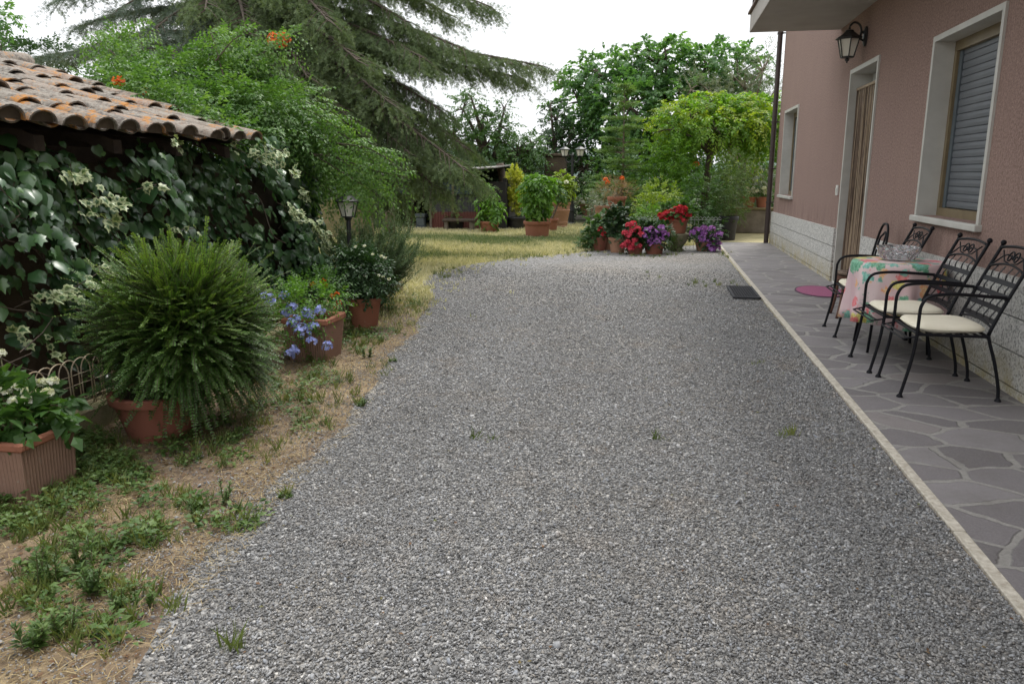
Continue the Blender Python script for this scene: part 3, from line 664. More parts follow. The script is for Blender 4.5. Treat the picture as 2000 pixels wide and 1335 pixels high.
# double lamp on the lawn
g = G(1116, 440); lp = empty('garden_lamp', (g[0], g[1], 0), 0, 'tall black lamp post with two lanterns on the lawn', 'lamp post')
zt = PY(1116, 304, g[1])[2]
mb = MB(); mb.lathe([(.001,0),(.14,0),(.14,.04),(.09,.1),(.075,.4),(.09,.42),(.09,.45),(.07,.5),(.062,1.05),(.075,1.07),(.075,1.10),(.045,1.13),(.04,zt-.05),(.055,zt-.03),(.055,zt+.03),(.02,zt+.06),(.001,zt+.10)], 14); mb.build('post', M['lampmetal'], lp, 'auto')
for sx in (-1, 1):
    mb = MB(); mb.tube(smooth_path([(0,0,zt-.12),(sx*.12,0,zt-.2),(sx*.2,0,zt-.10),(sx*.23,0,zt-.02)], 14), .018, 8); mb.build('bracket', M['lampmetal'], lp, True)
    lantern(lp, (sx*.23+(-.0), 0, zt+.13), .30, .34, 6)
# ================================================================== CHAIRS, TABLE
def rbox(mb, hx, hy, z0, z1, r=.05, bulge=.012, c=(0, 0), n=10):
    """soft cushion: rounded square, puffed"""
    th = np.linspace(0, 2*pi, 48, endpoint=False)
    def ring(s, z): 
        q = 4.5; x = np.sign(np.cos(th))*np.abs(np.cos(th))**(2/q)*hx*s; y = np.sign(np.sin(th))*np.abs(np.sin(th))**(2/q)*hy*s
        return np.stack([x+c[0], y+c[1], np.full(48, z)], 1)
    prof = [(.02, z0), (.9, z0), (.97, z0+.008), (1, (z0+z1)/2-.005), (1.0, (z0+z1)/2+.004), (.975, z1-.008), (.93, z1), (.7, z1+bulge*.7), (.3, z1+bulge), (.02, z1+bulge)]
    V = np.concatenate([ring(s, z) for s, z in prof]); V[:, 2] += .004*np.sin(V[:, 0]*17)*np.sin(V[:, 1]*15+1)
    i = np.arange(48); j = (i+1) % 48
    mb.add(V, np.concatenate([np.stack([k*48+i, k*48+j, (k+1)*48+j, (k+1)*48+i], 1) for k in range(len(prof)-1)])); return mb
def make_chair():
    ch = empty('iron_armchair'); I = M['iron']; Y = .268
    for s in (-1, 1):
        y = s*Y
        mb = MB(); mb.tube(smooth_path([(.318,y,.006),(.298,y,.10),(.268,y,.26),(.252,y,.42),(.25,y,.52),(.25,y,.575)], 24), .0115, 8); mb.lathe([(.001,0),(.022,0),(.021,.008),(.012,.022),(.001,.024)], 12, (.318, y, 0))
        mb.build('leg', I, ch, 'auto')
        mb = MB(); mb.tube(smooth_path([(.25,y,.5755),(.245,y,.63),(.215,y,.685),(.15,y,.708),(.02,y,.715),(-.14,y,.707),(-.262,y,.70)], 30), .0115, 8); mb.tube(smooth_path([(-.262,y,.70),(-.27,y*.98,.68)], 3), .014, 8); mb.build('armrest', I, ch, 'auto')
        mb = MB(); mb.tube(smooth_path([(-.295,y,.006),(-.285,y,.10),(-.245,y,.26),(-.198,y,.40),(-.185,y,.45)], 24), .0115, 8); mb.lathe([(.001,0),(.022,0),(.021,.008),(.012,.022),(.001,.024)], 12, (-.295, y, 0)); mb.build('leg', I, ch, 'auto')
    def bk(z): return -.185-.235*((z-.45)/.57)**1.12 if z > .45 else -.185
    for s in (-1, 1):
        fr = MB(); fr.tube([(bk(z), s*(Y-.005*(z-.45)), z) for z in np.linspace(.45, 1.0, 14)], .0125, 8); po = fr.build('back_post', I, ch, True)
        fr = MB(); fr.ball((bk(1.0)-.004, s*(Y-.003), 1.018), .02, 10); fr.build('finial', I, po, True)
    def arch(z, rise, n=15): return [(bk(z+rise*(1-(2*t-1)**2)), (2*t-1)*(Y-.006), z+rise*(1-(2*t-1)**2)) for t in np.linspace(0, 1, n)]
    for (z_, rs__, r_) in ((.985, .022, .010), (.855, .035, .008), (.50, .02, .008)): mb = MB(); mb.tube(arch(z_, rs__), r_, 8); mb.build('back_rail', I, ch, True)
    mb = MB()
    for s in (-1, 1):     # scrolls
        P = []
        for k in range(26):
            a = k/25*2.9*pi; r = .008+.036*k/25; P.append((s*.045+s*r*cos(a+pi*.2), .935+r*sin(a+pi*.2)))
        mb.tube([(bk(z), y, z) for y, z in P], .0055, 6)
        mb.tube([(bk(z), y, z) for y, z in [tuple(q) for q in smooth_path([(s*.09,.95,0),(s*.15,.935,0),(s*.21,.895,0),(s*.255,.865,0)], 12)[:, :2]]], .0055, 6)
        mb.tube([(bk(z), s*y, z) for y, z in ((.02,.895),(.10,.905),(.2,.97))], .005, 6)
    mb.build('scrollwork', I, ch, True)
    mb = MB()
    for z0 in (.775, .695, .615, .535):
        n = 9; V = []
        for i in range(n):
            y = -Y+2*Y*i/(n-1); bow = -.006*(1-(2*i/(n-1)-1)**2)
            for (dx, dz) in ((-.0025,-.0155),(.0025,-.0155),(.0025,.0155),(-.0025,.0155)): V.append((bk(z0+dz)+dx+bow, y, z0+dz))
        mb.add(V, [(4*i+k, 4*i+(k+1) % 4, 4*i+4+(k+1) % 4, 4*i+4+k) for i in range(n-1) for k in range(4)])
    for y in (-.17, -.058, .058, .17):
        V = []
        zs = np.linspace(.505, .87, 9)
        for i, z in enumerate(zs):
            bow = -.006*(1-(y/Y)**2)+.0065*(1 if i % 2 else -1)
            for (dx, dy) in ((-.002,-.0085),(.002,-.0085),(.002,.0085),(-.002,.0085)): V.append((bk(z)+dx+bow, y+dy, z))
        mb.add(V, [(4*i+k, 4*i+(k+1) % 4, 4*i+4+(k+1) % 4, 4*i+4+k) for i in range(8) for k in range(4)])
    mb.build('woven_back', I, ch)
    mb = MB()
    mb.tube([(-.19,-Y,.438),(.25,-Y,.438)], .010, 8); mb.tube([(-.19,Y,.438),(.25,Y,.438)], .010, 8); mb.tube([(-.19,-Y,.438),(-.19,Y,.438)], .010, 8); mb.tube([(.24,-Y,.438),(.24,Y,.438)], .010, 8)
    for i in range(7): x = -.14+i*.057; mb.box((x-.012,-Y+.008,.433), (x+.012,Y-.008,.437))
    for (p0, p1) in (((.24,-Y,.425),(.335,-Y+.015,.405)), ((.24,Y,.425),(.335,Y-.015,.405)), ((.335,-Y+.015,.405),(.335,Y-.015,.405)), ((.30,-Y+.01,.412),(.30,Y-.01,.412))): mb.tube([p0, p1], .0065, 6)
    mb.build('seat_frame', I, ch, 'auto')
    mb = MB(); rbox(mb, .225, .248, .449, .492, c=(.02, 0)); cu = mb.build('seat_cushion', M['cushion'], ch, True)
    mb = MB()
    th = np.linspace(0, 2*pi, 49); q = 4.5
    P = np.stack([np.sign(np.cos(th))*np.abs(np.cos(th))**(2/q)*.2265+.02, np.sign(np.sin(th))*np.abs(np.sin(th))**(2/q)*.2495, np.full(49, .471)], 1)
    mb.tube(P, .0035, 5, False); mb.build('piping', M['cushion'], cu, True)
    return ch
ch0 = make_chair()
for i, (x, y, rz, lab) in enumerate(((1.987, 5.735, 0.0, 'black iron armchair with cream cushion, closest to the viewer'), (1.945, 6.40, .03, 'black iron armchair with cream cushion between the near armchair and the flowered table'), (1.985, 7.73, -.02, 'black iron armchair with cream cushion on the door side of the flowered table'))):
    c = ch0 if i == 0 else copy_tree(ch0)
    c.location = (x, y, .012); c.rotation_euler = (0, 0, pi+rz)
    tag(c, lab, 'chair', 'black iron armchairs along the house wall')
# table and cloth
TX, TY = 2.03, 7.07
tb = empty('garden_table', (TX, TY, .012), 0, 'small round black iron table hidden under a flowered cloth', 'table')
mb = MB(); mb.lathe([(.001,.735),(.34,.735),(.345,.742),(.34,.75),(.001,.75)], 40); mb.build('table_top', M['iron'], tb)
for k in range(4):
    a = pi/4+k*pi/2; mb = MB(); mb.tube([(.25*cos(a),.25*sin(a),.734),(.30*cos(a),.30*sin(a),.3),(.335*cos(a),.335*sin(a),.004)], .012, 8); mb.build('leg', M['iron'], tb, True)
nth = 120; prof = [(0.001,.768),(.15,.768),(.30,.768),(.345,.766),(.362,.755),(.370,.73),(.375,.68),(.380,.60),(.386,.50),(.394,.42),(.402,.34),(.41,.27)]
V = []
for j, (r, z) in enumerate(prof):
    for i in range(nth):
        a = 2*pi*i/nth; f = max(0, (.74-z)/.5)
        fold = f*(.030*sin(7*a+.4)+.018*sin(12*a+2)+.012*sin(19*a))
        V.append((TX+(r+fold)*cos(a), TY+(r+fold)*sin(a), z+.012-(.04*f*(.5+.5*sin(2*a+.6+pi)))))
F = [(j*nth+i, j*nth+(i+1) % nth, (j+1)*nth+(i+1) % nth, (j+1)*nth+i) for j in range(len(prof)-1) for i in range(nth)]
mb = MB(); mb.add(V, F); o = mb.build('tablecloth', M['cloth'], None, True); o.modifiers.new('thick', 'SOLIDIFY').thickness = .003
tag(o, 'pink tablecloth printed with flowers and fruit draped over the round table', 'tablecloth')
bw = empty('glass_bowl', (TX-.01, TY, .783), 0, 'oval cut glass bowl standing on the flowered tablecloth', 'bowl')
mb = MB(); nn = 28
def gl(r, z, w): return [( (r+w*(i % 2))*cos(2*pi*i/nn)*.85, (r+w*(i % 2))*sin(2*pi*i/nn)*1.10, z*.92) for i in range(nn)]
rings = [gl(.001,.004,0), gl(.13,.004,0), gl(.155,.02,.006), gl(.175,.06,-.008), gl(.19,.10,.008), gl(.205,.125,-.01), gl(.195,.125,-.01), gl(.178,.095,.004), gl(.16,.055,-.006), gl(.14,.022,0), gl(.001,.018,0)]
mb.add(sum(rings, []), [(j*nn+i, j*nn+(i+1) % nn, (j+1)*nn+(i+1) % nn, (j+1)*nn+i) for j in range(len(rings)-1) for i in range(nn)]); mb.build('bowl_body', M['glass'], bw)
mb = MB()
for k in range(nn): a = 2*pi*k/nn; mb.ball((.165*.85*cos(a), .165*1.15*sin(a), .06+.02*(k % 2)), .017, 6)
mb.build('cut_facets', M['glass'], bw)
# bentwood style chair with wicker seat
bc = empty('wicker_seat_chair', (2.09, 8.66, .012), pi, 'chair with round brown wicker seat, wooden legs and black hoop back', 'chair')
mb = MB(); mb.lathe([(.001,.44),(.17,.44),(.195,.45),(.20,.465),(.19,.48),(.14,.478),(.001,.472)], 36); 
for k in range(11): mb.tube([(.014*k*cos(t_), .014*k*sin(t_)+0, .481+.002*sin(9*t_+k)) for t_ in np.linspace(0, 2*pi, 26)] if k else [(-.004,0,.48),(.004,0,.48)], .006, 5)
mb.build('wicker_seat', M['wicker'], bc, True)
mb = MB(); mb.lathe([(.172,.40),(.205,.40),(.207,.438),(.196,.4385),(.172,.4385)], 36); mb.build('seat_ring', M['redwood'], bc, 'auto')
for (x, y) in ((.15,.13),(.15,-.13),(-.14,.13),(-.14,-.13)):
    mb = MB(); mb.tube(smooth_path([(x,y,.40),(x*1.08,y*1.08,.2),(x*1.3,y*1.25,.0)], 10), [.018]*4+[.016]*6 if False else .0165, 10); mb.build('leg', M['redwood'], bc, True)
mb = MB(); mb.tube([(.155*cos(t_), .155*sin(t_), .22) for t_ in np.linspace(0, 2*pi, 30)], .010, 8, False); mb.build('stretcher', M['redwood'], bc, True)
mb = MB()
def hoop(w, z1): return smooth_path([(-.15,-w,.45),(-.18,-w*1.08,.62),(-.215,-w*1.02,.82),(-.235,-w*.6,z1-.03),(-.24,0,z1),(-.235,w*.6,z1-.03),(-.215,w*1.02,.82),(-.18,w*1.08,.62),(-.15,w,.45)], 48)
mb.tube(hoop(.17, .985), .0125, 8); mb.tube(hoop(.085, .90), .010, 8); mb.build('hoop_back', M['iron'], bc, True)
# rug by the door, rubber mat on the gravel
mb = MB(); n = 64
mb.lathe([(.001,.0135),(.93,.0135),(.945,.009)], n, (2.10, 10.45, .012), .31, .50); r_ = mb.build('oval_rug', M['rug'])
mb = MB(); mb.lathe([(.945,.001),(.945,.012),(1,.012),(1.005,.001)], n, (2.10, 10.45, .012), .31, .50); mb.build('rug_border', M['rugedge'], r_)
tag(r_, 'magenta oval rug lying on the paving in front of the door', 'rug')
ma = MB(); x0, x1, y0, y1 = .93, 1.262, 9.62, 10.62; z = .024
for (a_, b_) in (((x0,y0,z),(x1,y0+.03,z+.018)), ((x0,y1-.03,z),(x1,y1,z+.018)), ((x0,y0+.0305,z),(x0+.03,y1-.0305,z+.018)), ((x1-.03,y0+.0305,z),(x1,y1-.0305,z+.018))): ma.bbox(a_, b_, .003)
def bar(p, q, zz):
    p = np.array(p); q = np.array(q); dv = q-p; L = np.linalg.norm(dv); nv = np.array([-dv[1], dv[0]])/max(L, 1e-6)*.007
    V = [(*(p-nv), zz), (*(q-nv), zz), (*(q+nv), zz), (*(p+nv), zz), (*(p-nv), zz+.013), (*(q-nv), zz+.013), (*(q+nv), zz+.013), (*(p+nv), zz+.013)]
    ma.add(V, [(0,3,2,1),(4,5,6,7),(0,1,5,4),(1,2,6,5),(2,3,7,6),(3,0,4,7)])
W_, H_ = x1-x0-.04, y1-y0-.04; st_ = .062
for sgn in (1, -1):
    k = -H_
    while k < W_+H_:
        # line x = k + sgn-dependent y, clipped to the inner rectangle
        t0, t1 = max(0, -k), min(H_, W_-k)
        if t1-t0 > .015:
            p, q = (k+t0, t0), (k+t1, t1)
            if sgn < 0: p, q = (W_-p[0], p[1]), (W_-q[0], q[1])
            bar((x0+.02+p[0], y0+.02+p[1]), (x0+.02+q[0], y0+.02+q[1]), z+(.001 if sgn > 0 else .0025))
        k += st_
tag(ma.build('rubber_mat', M['blackrubber']), 'black open mesh rubber mat lying on the gravel at the kerb', 'mat')

# ================================================================== TILED SHED WITH IVY AND VINE
EX, EZ, RX, RZ = -3.53, 1.76, -5.70, 2.40     # eave and ridge
VY = 6.42
shed = empty('shed', (0, 0, 0), 0, 'low old shed with lichened terracotta tile roof', 'shed')
mb = MB(); mb.box((-7.6, .2, 0), (-3.92, 6.1, 1.62)); mb.add([(-7.6,6.1,1.62),(-3.92,6.1,1.62),(RX,6.1,RZ-.13)], [(0,1,2)]); mb.build('wall', M['shedwall'], shed)
rs = nrm(np.array([EX-RX, 0, EZ-RZ])); rn = np.array([-rs[2], 0, rs[0]]); RL = hypot(EX-RX, EZ-RZ)
roof = MB(); shade_plug = MB(); ny = 24; pitch = .235
under = MB()
def tile(mb, y, s0, s1, r0, r1, lift, conc, rnd, skew=0., hh=.8):
    n = 9; V = []
    for (s_, r, lf) in ((s0, r0, lift[0]), (s1, r1, lift[1])):
        for off in (0, -.014):
            for i in range(n):
                a = pi*i/(n-1); c_ = cos(a)*(r+off); h = sin(a)*(r+off)*hh
                if conc: h = r*hh-h
                p = np.array([RX, 0, RZ])+rs*s_+rn*(lf+h); p[1] = y+c_+skew*(s_-s0); V.append(p)
    F = []
    for i in range(n-1): F += [(i, i+1, 2*n+i+1, 2*n+i), (n+i, 3*n+i, 3*n+i+1, n+i+1), (i, n+i, n+i+1, i+1), (2*n+i, 2*n+i+1, 3*n+i+1, 3*n+i)]
    F += [(0, 2*n, 3*n, n), (n-1, 2*n-1, 4*n-1, 3*n-1)]
    mb.add(V, F, rnd)
for j in range(ny):
    y = VY-.10-j*pitch
    nt = 6; L = .48; step = (RL+.06)/nt; co = random.uniform(-.10, .10)
    for k in range(nt):
        s1 = .03+(k+1)*step+random.uniform(-.035, .035)+(co if k < nt-1 else co*.45); s0 = s1-L
        yy = y+random.uniform(-.018, .018); sk_ = random.uniform(-.06, .06)
        tile(roof, yy, s0, s1, .090, .108, (.030+random.uniform(0,.008), .040+random.uniform(0,.022)), False, random.random(), sk_, random.uniform(.60, .78))
        if k == nt-1:
            c0 = np.array([RX, 0, RZ])+rs*(s1-.018)+rn*.045; V = [c0+[0, yy+sk_*(s1-s0), 0]]+[c0+rn*(.098*.66*sin(a))+[0, yy+sk_*(s1-s0)+.098*cos(a), 0] for a in np.linspace(0, pi, 9)]; shade_plug.add(V, [(0, i, i+1) for i in range(1, 9)])
        if j < ny-1: tile(roof, y-pitch/2+random.uniform(-.01,.01), s0+.03-(.07 if k == nt-1 else 0), s1-(.09 if k == nt-1 else -.02)+random.uniform(-.02,.02), .102, .085, (-.01, .005), True, random.random()*.7)
ro = roof.build('roof', M['tile'], shed, 'auto'); shade_plug.build('mortar', M['shedwall'], ro)  # dark colour of the mortar also paints the shade inside the tile ends
mb = MB()
for j in range(13):
    y = VY-.05-j*.43; n = 9; V = []
    for (yy, r) in ((y, .125), (y-.46, .105)):
        for off in (0, -.016):
            for i in range(n):
                a = pi*i/(n-1); V.append((RX+cos(a)*(r+off), yy+random.uniform(-.01,.01), RZ+.045+sin(a)*(r+off)*.85+(.02 if r > .12 else 0)))
    F = []
    for i in range(n-1): F += [(i, i+1, 2*n+i+1, 2*n+i), (n+i, 3*n+i, 3*n+i+1, n+i+1), (i, n+i, n+i+1, i+1)]
    mb.add(V, F, random.random())
mb.build('ridge', M['tile'], ro, 'auto')
mb = MB()      # boards under the tiles, back slope
p0, p1 = np.array([RX,0,RZ])-rn*.03, np.array([EX-.05,0,EZ+.02])-rn*.03
mb.add([(*p0[[0]],.3,p0[2]),(*p1[[0]],.3,p1[2]),(*p1[[0]],VY-.02,p1[2]),(*p0[[0]],VY-.02,p0[2])], [(0,1,2,3)])
mb.add([(p0[0],.3,p0[2]),(-8,.3,1.75),(-8,VY-.02,1.75),(p0[0],VY-.02,p0[2])], [(0,1,2,3)]); mb.build('roof_board', M['darkwood'], ro)
mb = MB()
for j in range(9): 
    y = VY-.35-j*.68; a_ = np.array([EX-.06,0,EZ])-rn*.036; b_ = np.array([-4.1,0,EZ+.20])-rn*.036
    mb.add([(a_[0],y,a_[2]),(a_[0],y+.08,a_[2]),(b_[0],y+.08,b_[2]),(b_[0],y,b_[2]),(a_[0],y,a_[2]-.09),(a_[0],y+.08,a_[2]-.09),(b_[0],y+.08,b_[2]-.1),(b_[0],y,b_[2]-.1)], [(0,1,2,3),(4,7,6,5),(0,4,5,1),(1,5,6,2),(3,2,6,7),(0,3,7,4)])
mb.box((-3.95,.3,1.58),(-3.85,VY-.1,1.68)); mb.build('rafter', M['darkwood'], shed)
# --- ivy over wall and fence
ivy = empty('ivy', (-3.9, 4.5, 0), 0, 'dark glossy ivy with cream edged sprays covering the shed wall', 'ivy')
def ivy_front(y, z):
    return -3.66+.11*np.sin(y*1.7+.6)*np.sin(z*2.4+y)+.10*np.sin(y*3.9+z*3+2)+.05*np.sin(y*8+z*7)+.10*np.clip((y-6.3)/1.5, 0, 1)
def ivy_top(y): return np.where(y < 6.35, 1.70-.16*np.clip((4.35-y)/.8, 0, 1)-.05*np.sin(y*3), 1.86-.10*(y-6.3)**2)
def ivy_bot(y): return .05+.52*np.clip((4.55-y)/.6, 0, 1)*(1+.25*np.sin(y*9))
n = 11000; y = RNG.uniform(1.6, 8.25, n); z = RNG.uniform(0, 1.95, n)
ok = (z < ivy_top(y)+RNG.normal(0, .04, n)) & (z > ivy_bot(y)+RNG.normal(0, .07, n)); y, z = y[ok], z[ok]
dens = np.sin(y*2.3+1)*np.sin(z*4.1+y*1.3)+.5*np.sin(y*5.7+z*2); ok = RNG.uniform(-1.7, .9, len(y)) < dens; y, z = y[ok], z[ok]; n = len(y)
lay = RNG.uniform(0, 1, n)**.6
x = ivy_front(y, z)+.02-.26*(1-lay)
d = np.stack([.45+RNG.normal(0, .22, n), RNG.normal(0, .38, n)-.12, -.85+RNG.normal(0, .25, n)], 1); no = np.stack([.8+RNG.normal(0, .35, n), RNG.normal(-.2, .5, n), .55+RNG.normal(0, .35, n)], 1)
mb = MB(); h = RNG.uniform(0, 1, n) < .45; sz = RNG.gamma(10, .074/10, n)
mb.leaves(IVYB, np.stack([x, y, z], 1)[h], d[h], no[h], sz[h], RNG.beta(2, 2.6, n)[h]); mb.leaves(IVY, np.stack([x, y, z], 1)[~h], d[~h], no[~h], sz[~h]*1.05, RNG.beta(2, 2, n)[~h])
# rounded end beyond the roof
n = 1500; a = RNG.uniform(-.2, 1.6, n); z = RNG.uniform(.1, 1.66, n); rr = .55+.08*np.sin(z*5+a*4)
P = np.stack([-4.28+rr*np.cos(a), 7.95+rr*np.sin(a)*.75, z], 1); out = np.stack([np.cos(a), np.sin(a), np.full(n, .2)], 1)
mb.leaves(IVYB, P-out*RNG.uniform(0, .2, (n, 1)), out*.5+RNG.normal(0, .3, (n, 3))+[0, 0, -.8], out+RNG.normal(0, .3, (n, 3)), RNG.gamma(14, .08/14, n), RNG.beta(2, 2.6, n))
mb.build('ivy_leaves', M['ivy'], ivy, True)
mb = MB(); mb.add([(-4.1,6.12,0),(-4.1,8.2,0),(-4.1,8.2,1.55),(-4.1,6.12,1.6),(-4.35,6.12,0),(-4.35,8.2,0),(-4.35,8.2,1.55),(-4.35,6.12,1.6)], [(0,1,2,3),(4,7,6,5),(1,5,6,2),(3,2,6,7)])
o = mb.build('garden_wall', M['shedwall']); tag(o, 'dark garden wall hidden behind the ivy beyond the shed', 'wall')
# cream-edged sprays: chains of smaller leaves over the front
CHAINS = [[(20,590),(70,570),(125,560),(175,575),(205,590)], [(60,585),(110,535),(160,520),(200,530)], [(85,320),(100,370),(120,430)], [(115,390),(150,385),(190,388)], [(120,370),(150,395),(175,400)],
          [(285,275),(305,285),(330,290)], [(440,285),(480,295)], [(470,310),(505,295)], [(455,300),(480,330)], [(500,345),(525,335)], [(540,365),(570,380),(595,385)], [(510,410),(545,435),(590,470)], [(545,440),(590,470),(610,480)], [(500,395),(530,420)], [(420,285),(470,320)], [(10,600),(40,580)], [(60,330),(85,350)], [(230,370),(255,360)], [(150,420),(200,440)], [(60,650),(90,690),(100,712)], [(0,640),(30,660)], [(300,450),(330,445)]]
loc, dd, nn_, rr, ss = [], [], [], [], []
stems = MB()
for chn in CHAINS:
    W = []
    for (u, v) in chn:
        p = PX(u, v, -3.70)
        if p[1] > 8.2: p = PX(u, v, -3.62)
        p[0] = ivy_front(p[1], p[2])+.13; W.append(p)
    W = smooth_path(W, 24) if len(W) > 2 else np.linspace(W[0], W[1], 14)
    L = np.sum(np.linalg.norm(np.diff(W, axis=0), axis=1)); k = max(5, int(L/.034))
    stems.tube(W-[.03, 0, 0], .003, 4)
    for i in range(k):
        t_ = random.uniform(0, 1)*(len(W)-1); q = W[int(t_)]
        loc.append(q+RNG.normal(0, .022, 3)); dd.append((.5+random.gauss(0,.25), random.gauss(0,.6), -.4+random.gauss(0,.5))); nn_.append((.8, random.gauss(-.2,.4), .6)); rr.append(random.random()); ss.append(random.uniform(.05, .085))
mb = MB(); mb.leaves(IVY, loc, dd, nn_, ss, rr); mb.build('cream_edged_leaves', M['ivy_cream'], ivy)
for k in range(26):      # bare trailing stems
    y = random.uniform(2.2, 8); z = random.uniform(.7, 1.5); P = [(ivy_front(y+.12*i, z)-.03+random.uniform(0,.05), y+random.uniform(.0,.14)*i, z-.14*i+random.uniform(-.04,.04)) for i in range(5)]; stems.tube(smooth_path(P, 12), .0035, 4)
for (P, ) in (([(-3.7,3.0,.62),(-3.62,3.2,.5),(-3.55,3.45,.46),(-3.5,3.7,.50)],), ([(-3.7,3.3,.8),(-3.62,3.45,.62),(-3.55,3.62,.45),(-3.48,3.8,.34)],)): stems.tube(smooth_path(P, 16), .004, 5)
stems.build('trailing_stems', M['bark'], ivy)
rebase(ivy)
# --- trumpet vine over the back of the shed
def blob(u, v, y, ru, rv, depth=.6):
    c = PY(u, v, y); k = np.linalg.norm(c-[0, 0, CH])/1540; return (c, np.array([ru*k, (ru+rv)/2*k*depth+.1, rv*k]))
vine = empty('trumpet_vine', (-5.2, 7.4, 0), 0, 'bright green trumpet vine with orange flowers sprawling over the shed roof end', 'climbing plant')
VB = [blob(330,215,6.55,50,22,.5), blob(400,235,6.5,55,22,.5), blob(455,262,6.5,45,18,.5), blob(270,180,6.6,60,25,.5), blob(250,190,7.3,90,45), blob(330,165,7.6,110,45), blob(430,175,7.8,100,42), blob(400,215,7.2,110,45), blob(500,220,7.4,85,42), blob(555,248,7.6,65,36), blob(480,262,7.1,50,22), blob(600,272,7.9,48,26), blob(560,285,7.6,40,20), blob(480,130,8.0,50,20), blob(240,105,7.6,22,38), blob(575,195,8.2,45,20), blob(455,95,8.1,38,16), blob(640,298,8.0,34,14)]
O_, out, _, f = in_blobs(VB, 3300, .25)
ok = ~((O_[:, 1] < VY+.12) & (O_[:, 2] < RZ-(O_[:, 0]-RX)*.37+.06)); O_, out = O_[ok], out[ok]
D = nrm(out*.6+RNG.normal(0, .45, out.shape)+[.25, -.25, .05])
L_, d_, n_, r_, t_ = sprays(O_, D, RNG.uniform(.18, .38, len(O_)), 11, .35, .95)
mb = MB(); mb.leaves(LEAF, L_, d_, n_, RNG.uniform(.038, .065, len(L_)), r_*.9)
# long whips
WH = [[(560,250),(640,275),(700,300),(750,330)], [(600,230),(680,270),(735,320)], [(620,300),(680,340),(730,372)], [(560,310),(640,335),(710,350)], [(610,300),(690,350),(745,385)], [(600,320),(660,345),(700,385)], [(640,300),(720,330),(790,345)], [(560,320),(610,345),(650,375)], [(520,290),(580,325),(625,350)], [(600,260),(690,290),(760,305)], [(470,255),(530,285),(580,310)], [(250,160),(240,90),(228,45)], [(290,150),(275,80),(262,40)], [(240,120),(205,90),(180,65)], [(420,120),(470,70),(545,75)], [(480,120),(530,95),(580,70)], [(560,190),(640,215),(690,250)], [(660,280),(720,290),(770,320)], [(520,200),(600,215),(660,250)], [(440,160),(420,90),(410,60)], [(600,300),(660,310),(720,355)]]
sm = MB()
for w in WH:
    y0 = 7.4+random.uniform(0, .8); W = smooth_path([PY(u, v, y0+.1*i) for i, (u, v) in enumerate(w)], 20); sm.tube(W, np.linspace(.008, .002, len(W)), 5)
    q = W[2:]; tan = nrm(np.gradient(W, axis=0))[2:]
    for s_ in (-1, 1):
        D = nrm(tan*.6+s_*np.cross(tan, [.3, -.9, .3])+[0, 0, -.25]+RNG.normal(0, .2, tan.shape)); L_, d_, n_, r_, t_ = sprays(q, D, .22, 9, .5, .95, srnd=RNG.uniform(.4, 1, len(q))); mb.leaves(LEAF, L_, d_, n_, RNG.uniform(.04, .06, len(L_)), r_)
mb.build('vine_leaves', M['vine'], vine)
for k in range(9):
    p = (-5.2+random.uniform(-.4, .4), 7.3+random.uniform(-.2, .2), 0); q = random.choice(VB)[0]; sm.tube(smooth_path([p, (p[0], p[1], 1.2), (np.array(p)+q)/2+[0, 0, 1], q], 18), np.linspace(.03, .008, 18), 6)
sm.build('vine_stems', M['bark'], vine)
def flower_cluster(name, parent, c, r, n, mat, psize, flat=1.):
    mb = MB(); d = rdir(n, (-.3, 1)); P = np.array(c)+d*r*[1, 1, flat]*RNG.uniform(.75, 1.05, (n, 1)); 
    for k in range(5):
        a = rdir(n); tdir = nrm(np.cross(d, a)); mb.leaves(DIAM, P, tdir+d*.35, d, psize, RNG.uniform(0, 1, n), 1.5)
    return mb.build(name, mat, parent)
flower_cluster('flower_head', vine, PY(540, 82, 8.2), .085, 34, M['orange'], .05); flower_cluster('flower_head', vine, PY(555, 78, 8.2), .06, 24, M['orange'], .05); flower_cluster('flower_head', vine, PY(232, 160, 6.9), .04, 14, M['orange'], .045); flower_cluster('flower_head', vine, PY(285, 180, 6.9), .03, 10, M['orange'], .04)
rebase(vine)
# --- kerb wall and wire hoop edging
mb = MB(); y = 1.6
while y < 9.2: mb.bbox((-3.42, y, -.05), (-3.27, y+.995, .145+random.uniform(-.006,.006)), .012); y += 1.0
tag(mb.build('kerb_wall', M['mossy']), 'low mossy stone kerb wall running under the wire hoop edging', 'kerb wall')
mb = MB(); y = 2.3; k = 0
while y < 6.6:
    x = -3.345+(.004 if k % 2 else -.004); w = .155; mb.tube([(x, y, .14)]+[(x, y+w/2-w/2*cos(a), .355+.085*sin(a)) for a in np.linspace(0, pi, 11)]+[(x, y+w, .14)], .0042, 5); y += .088; k += 1
for z in (.19, .285, .345): mb.tube([(-3.345, 2.3, z), (-3.345, 6.68, z)], .0026, 5)
tag(mb.build('wire_edging', M['rust'], None, True), 'rusty wire hoop edging fence on the kerb beside the round shrub', 'garden edging')
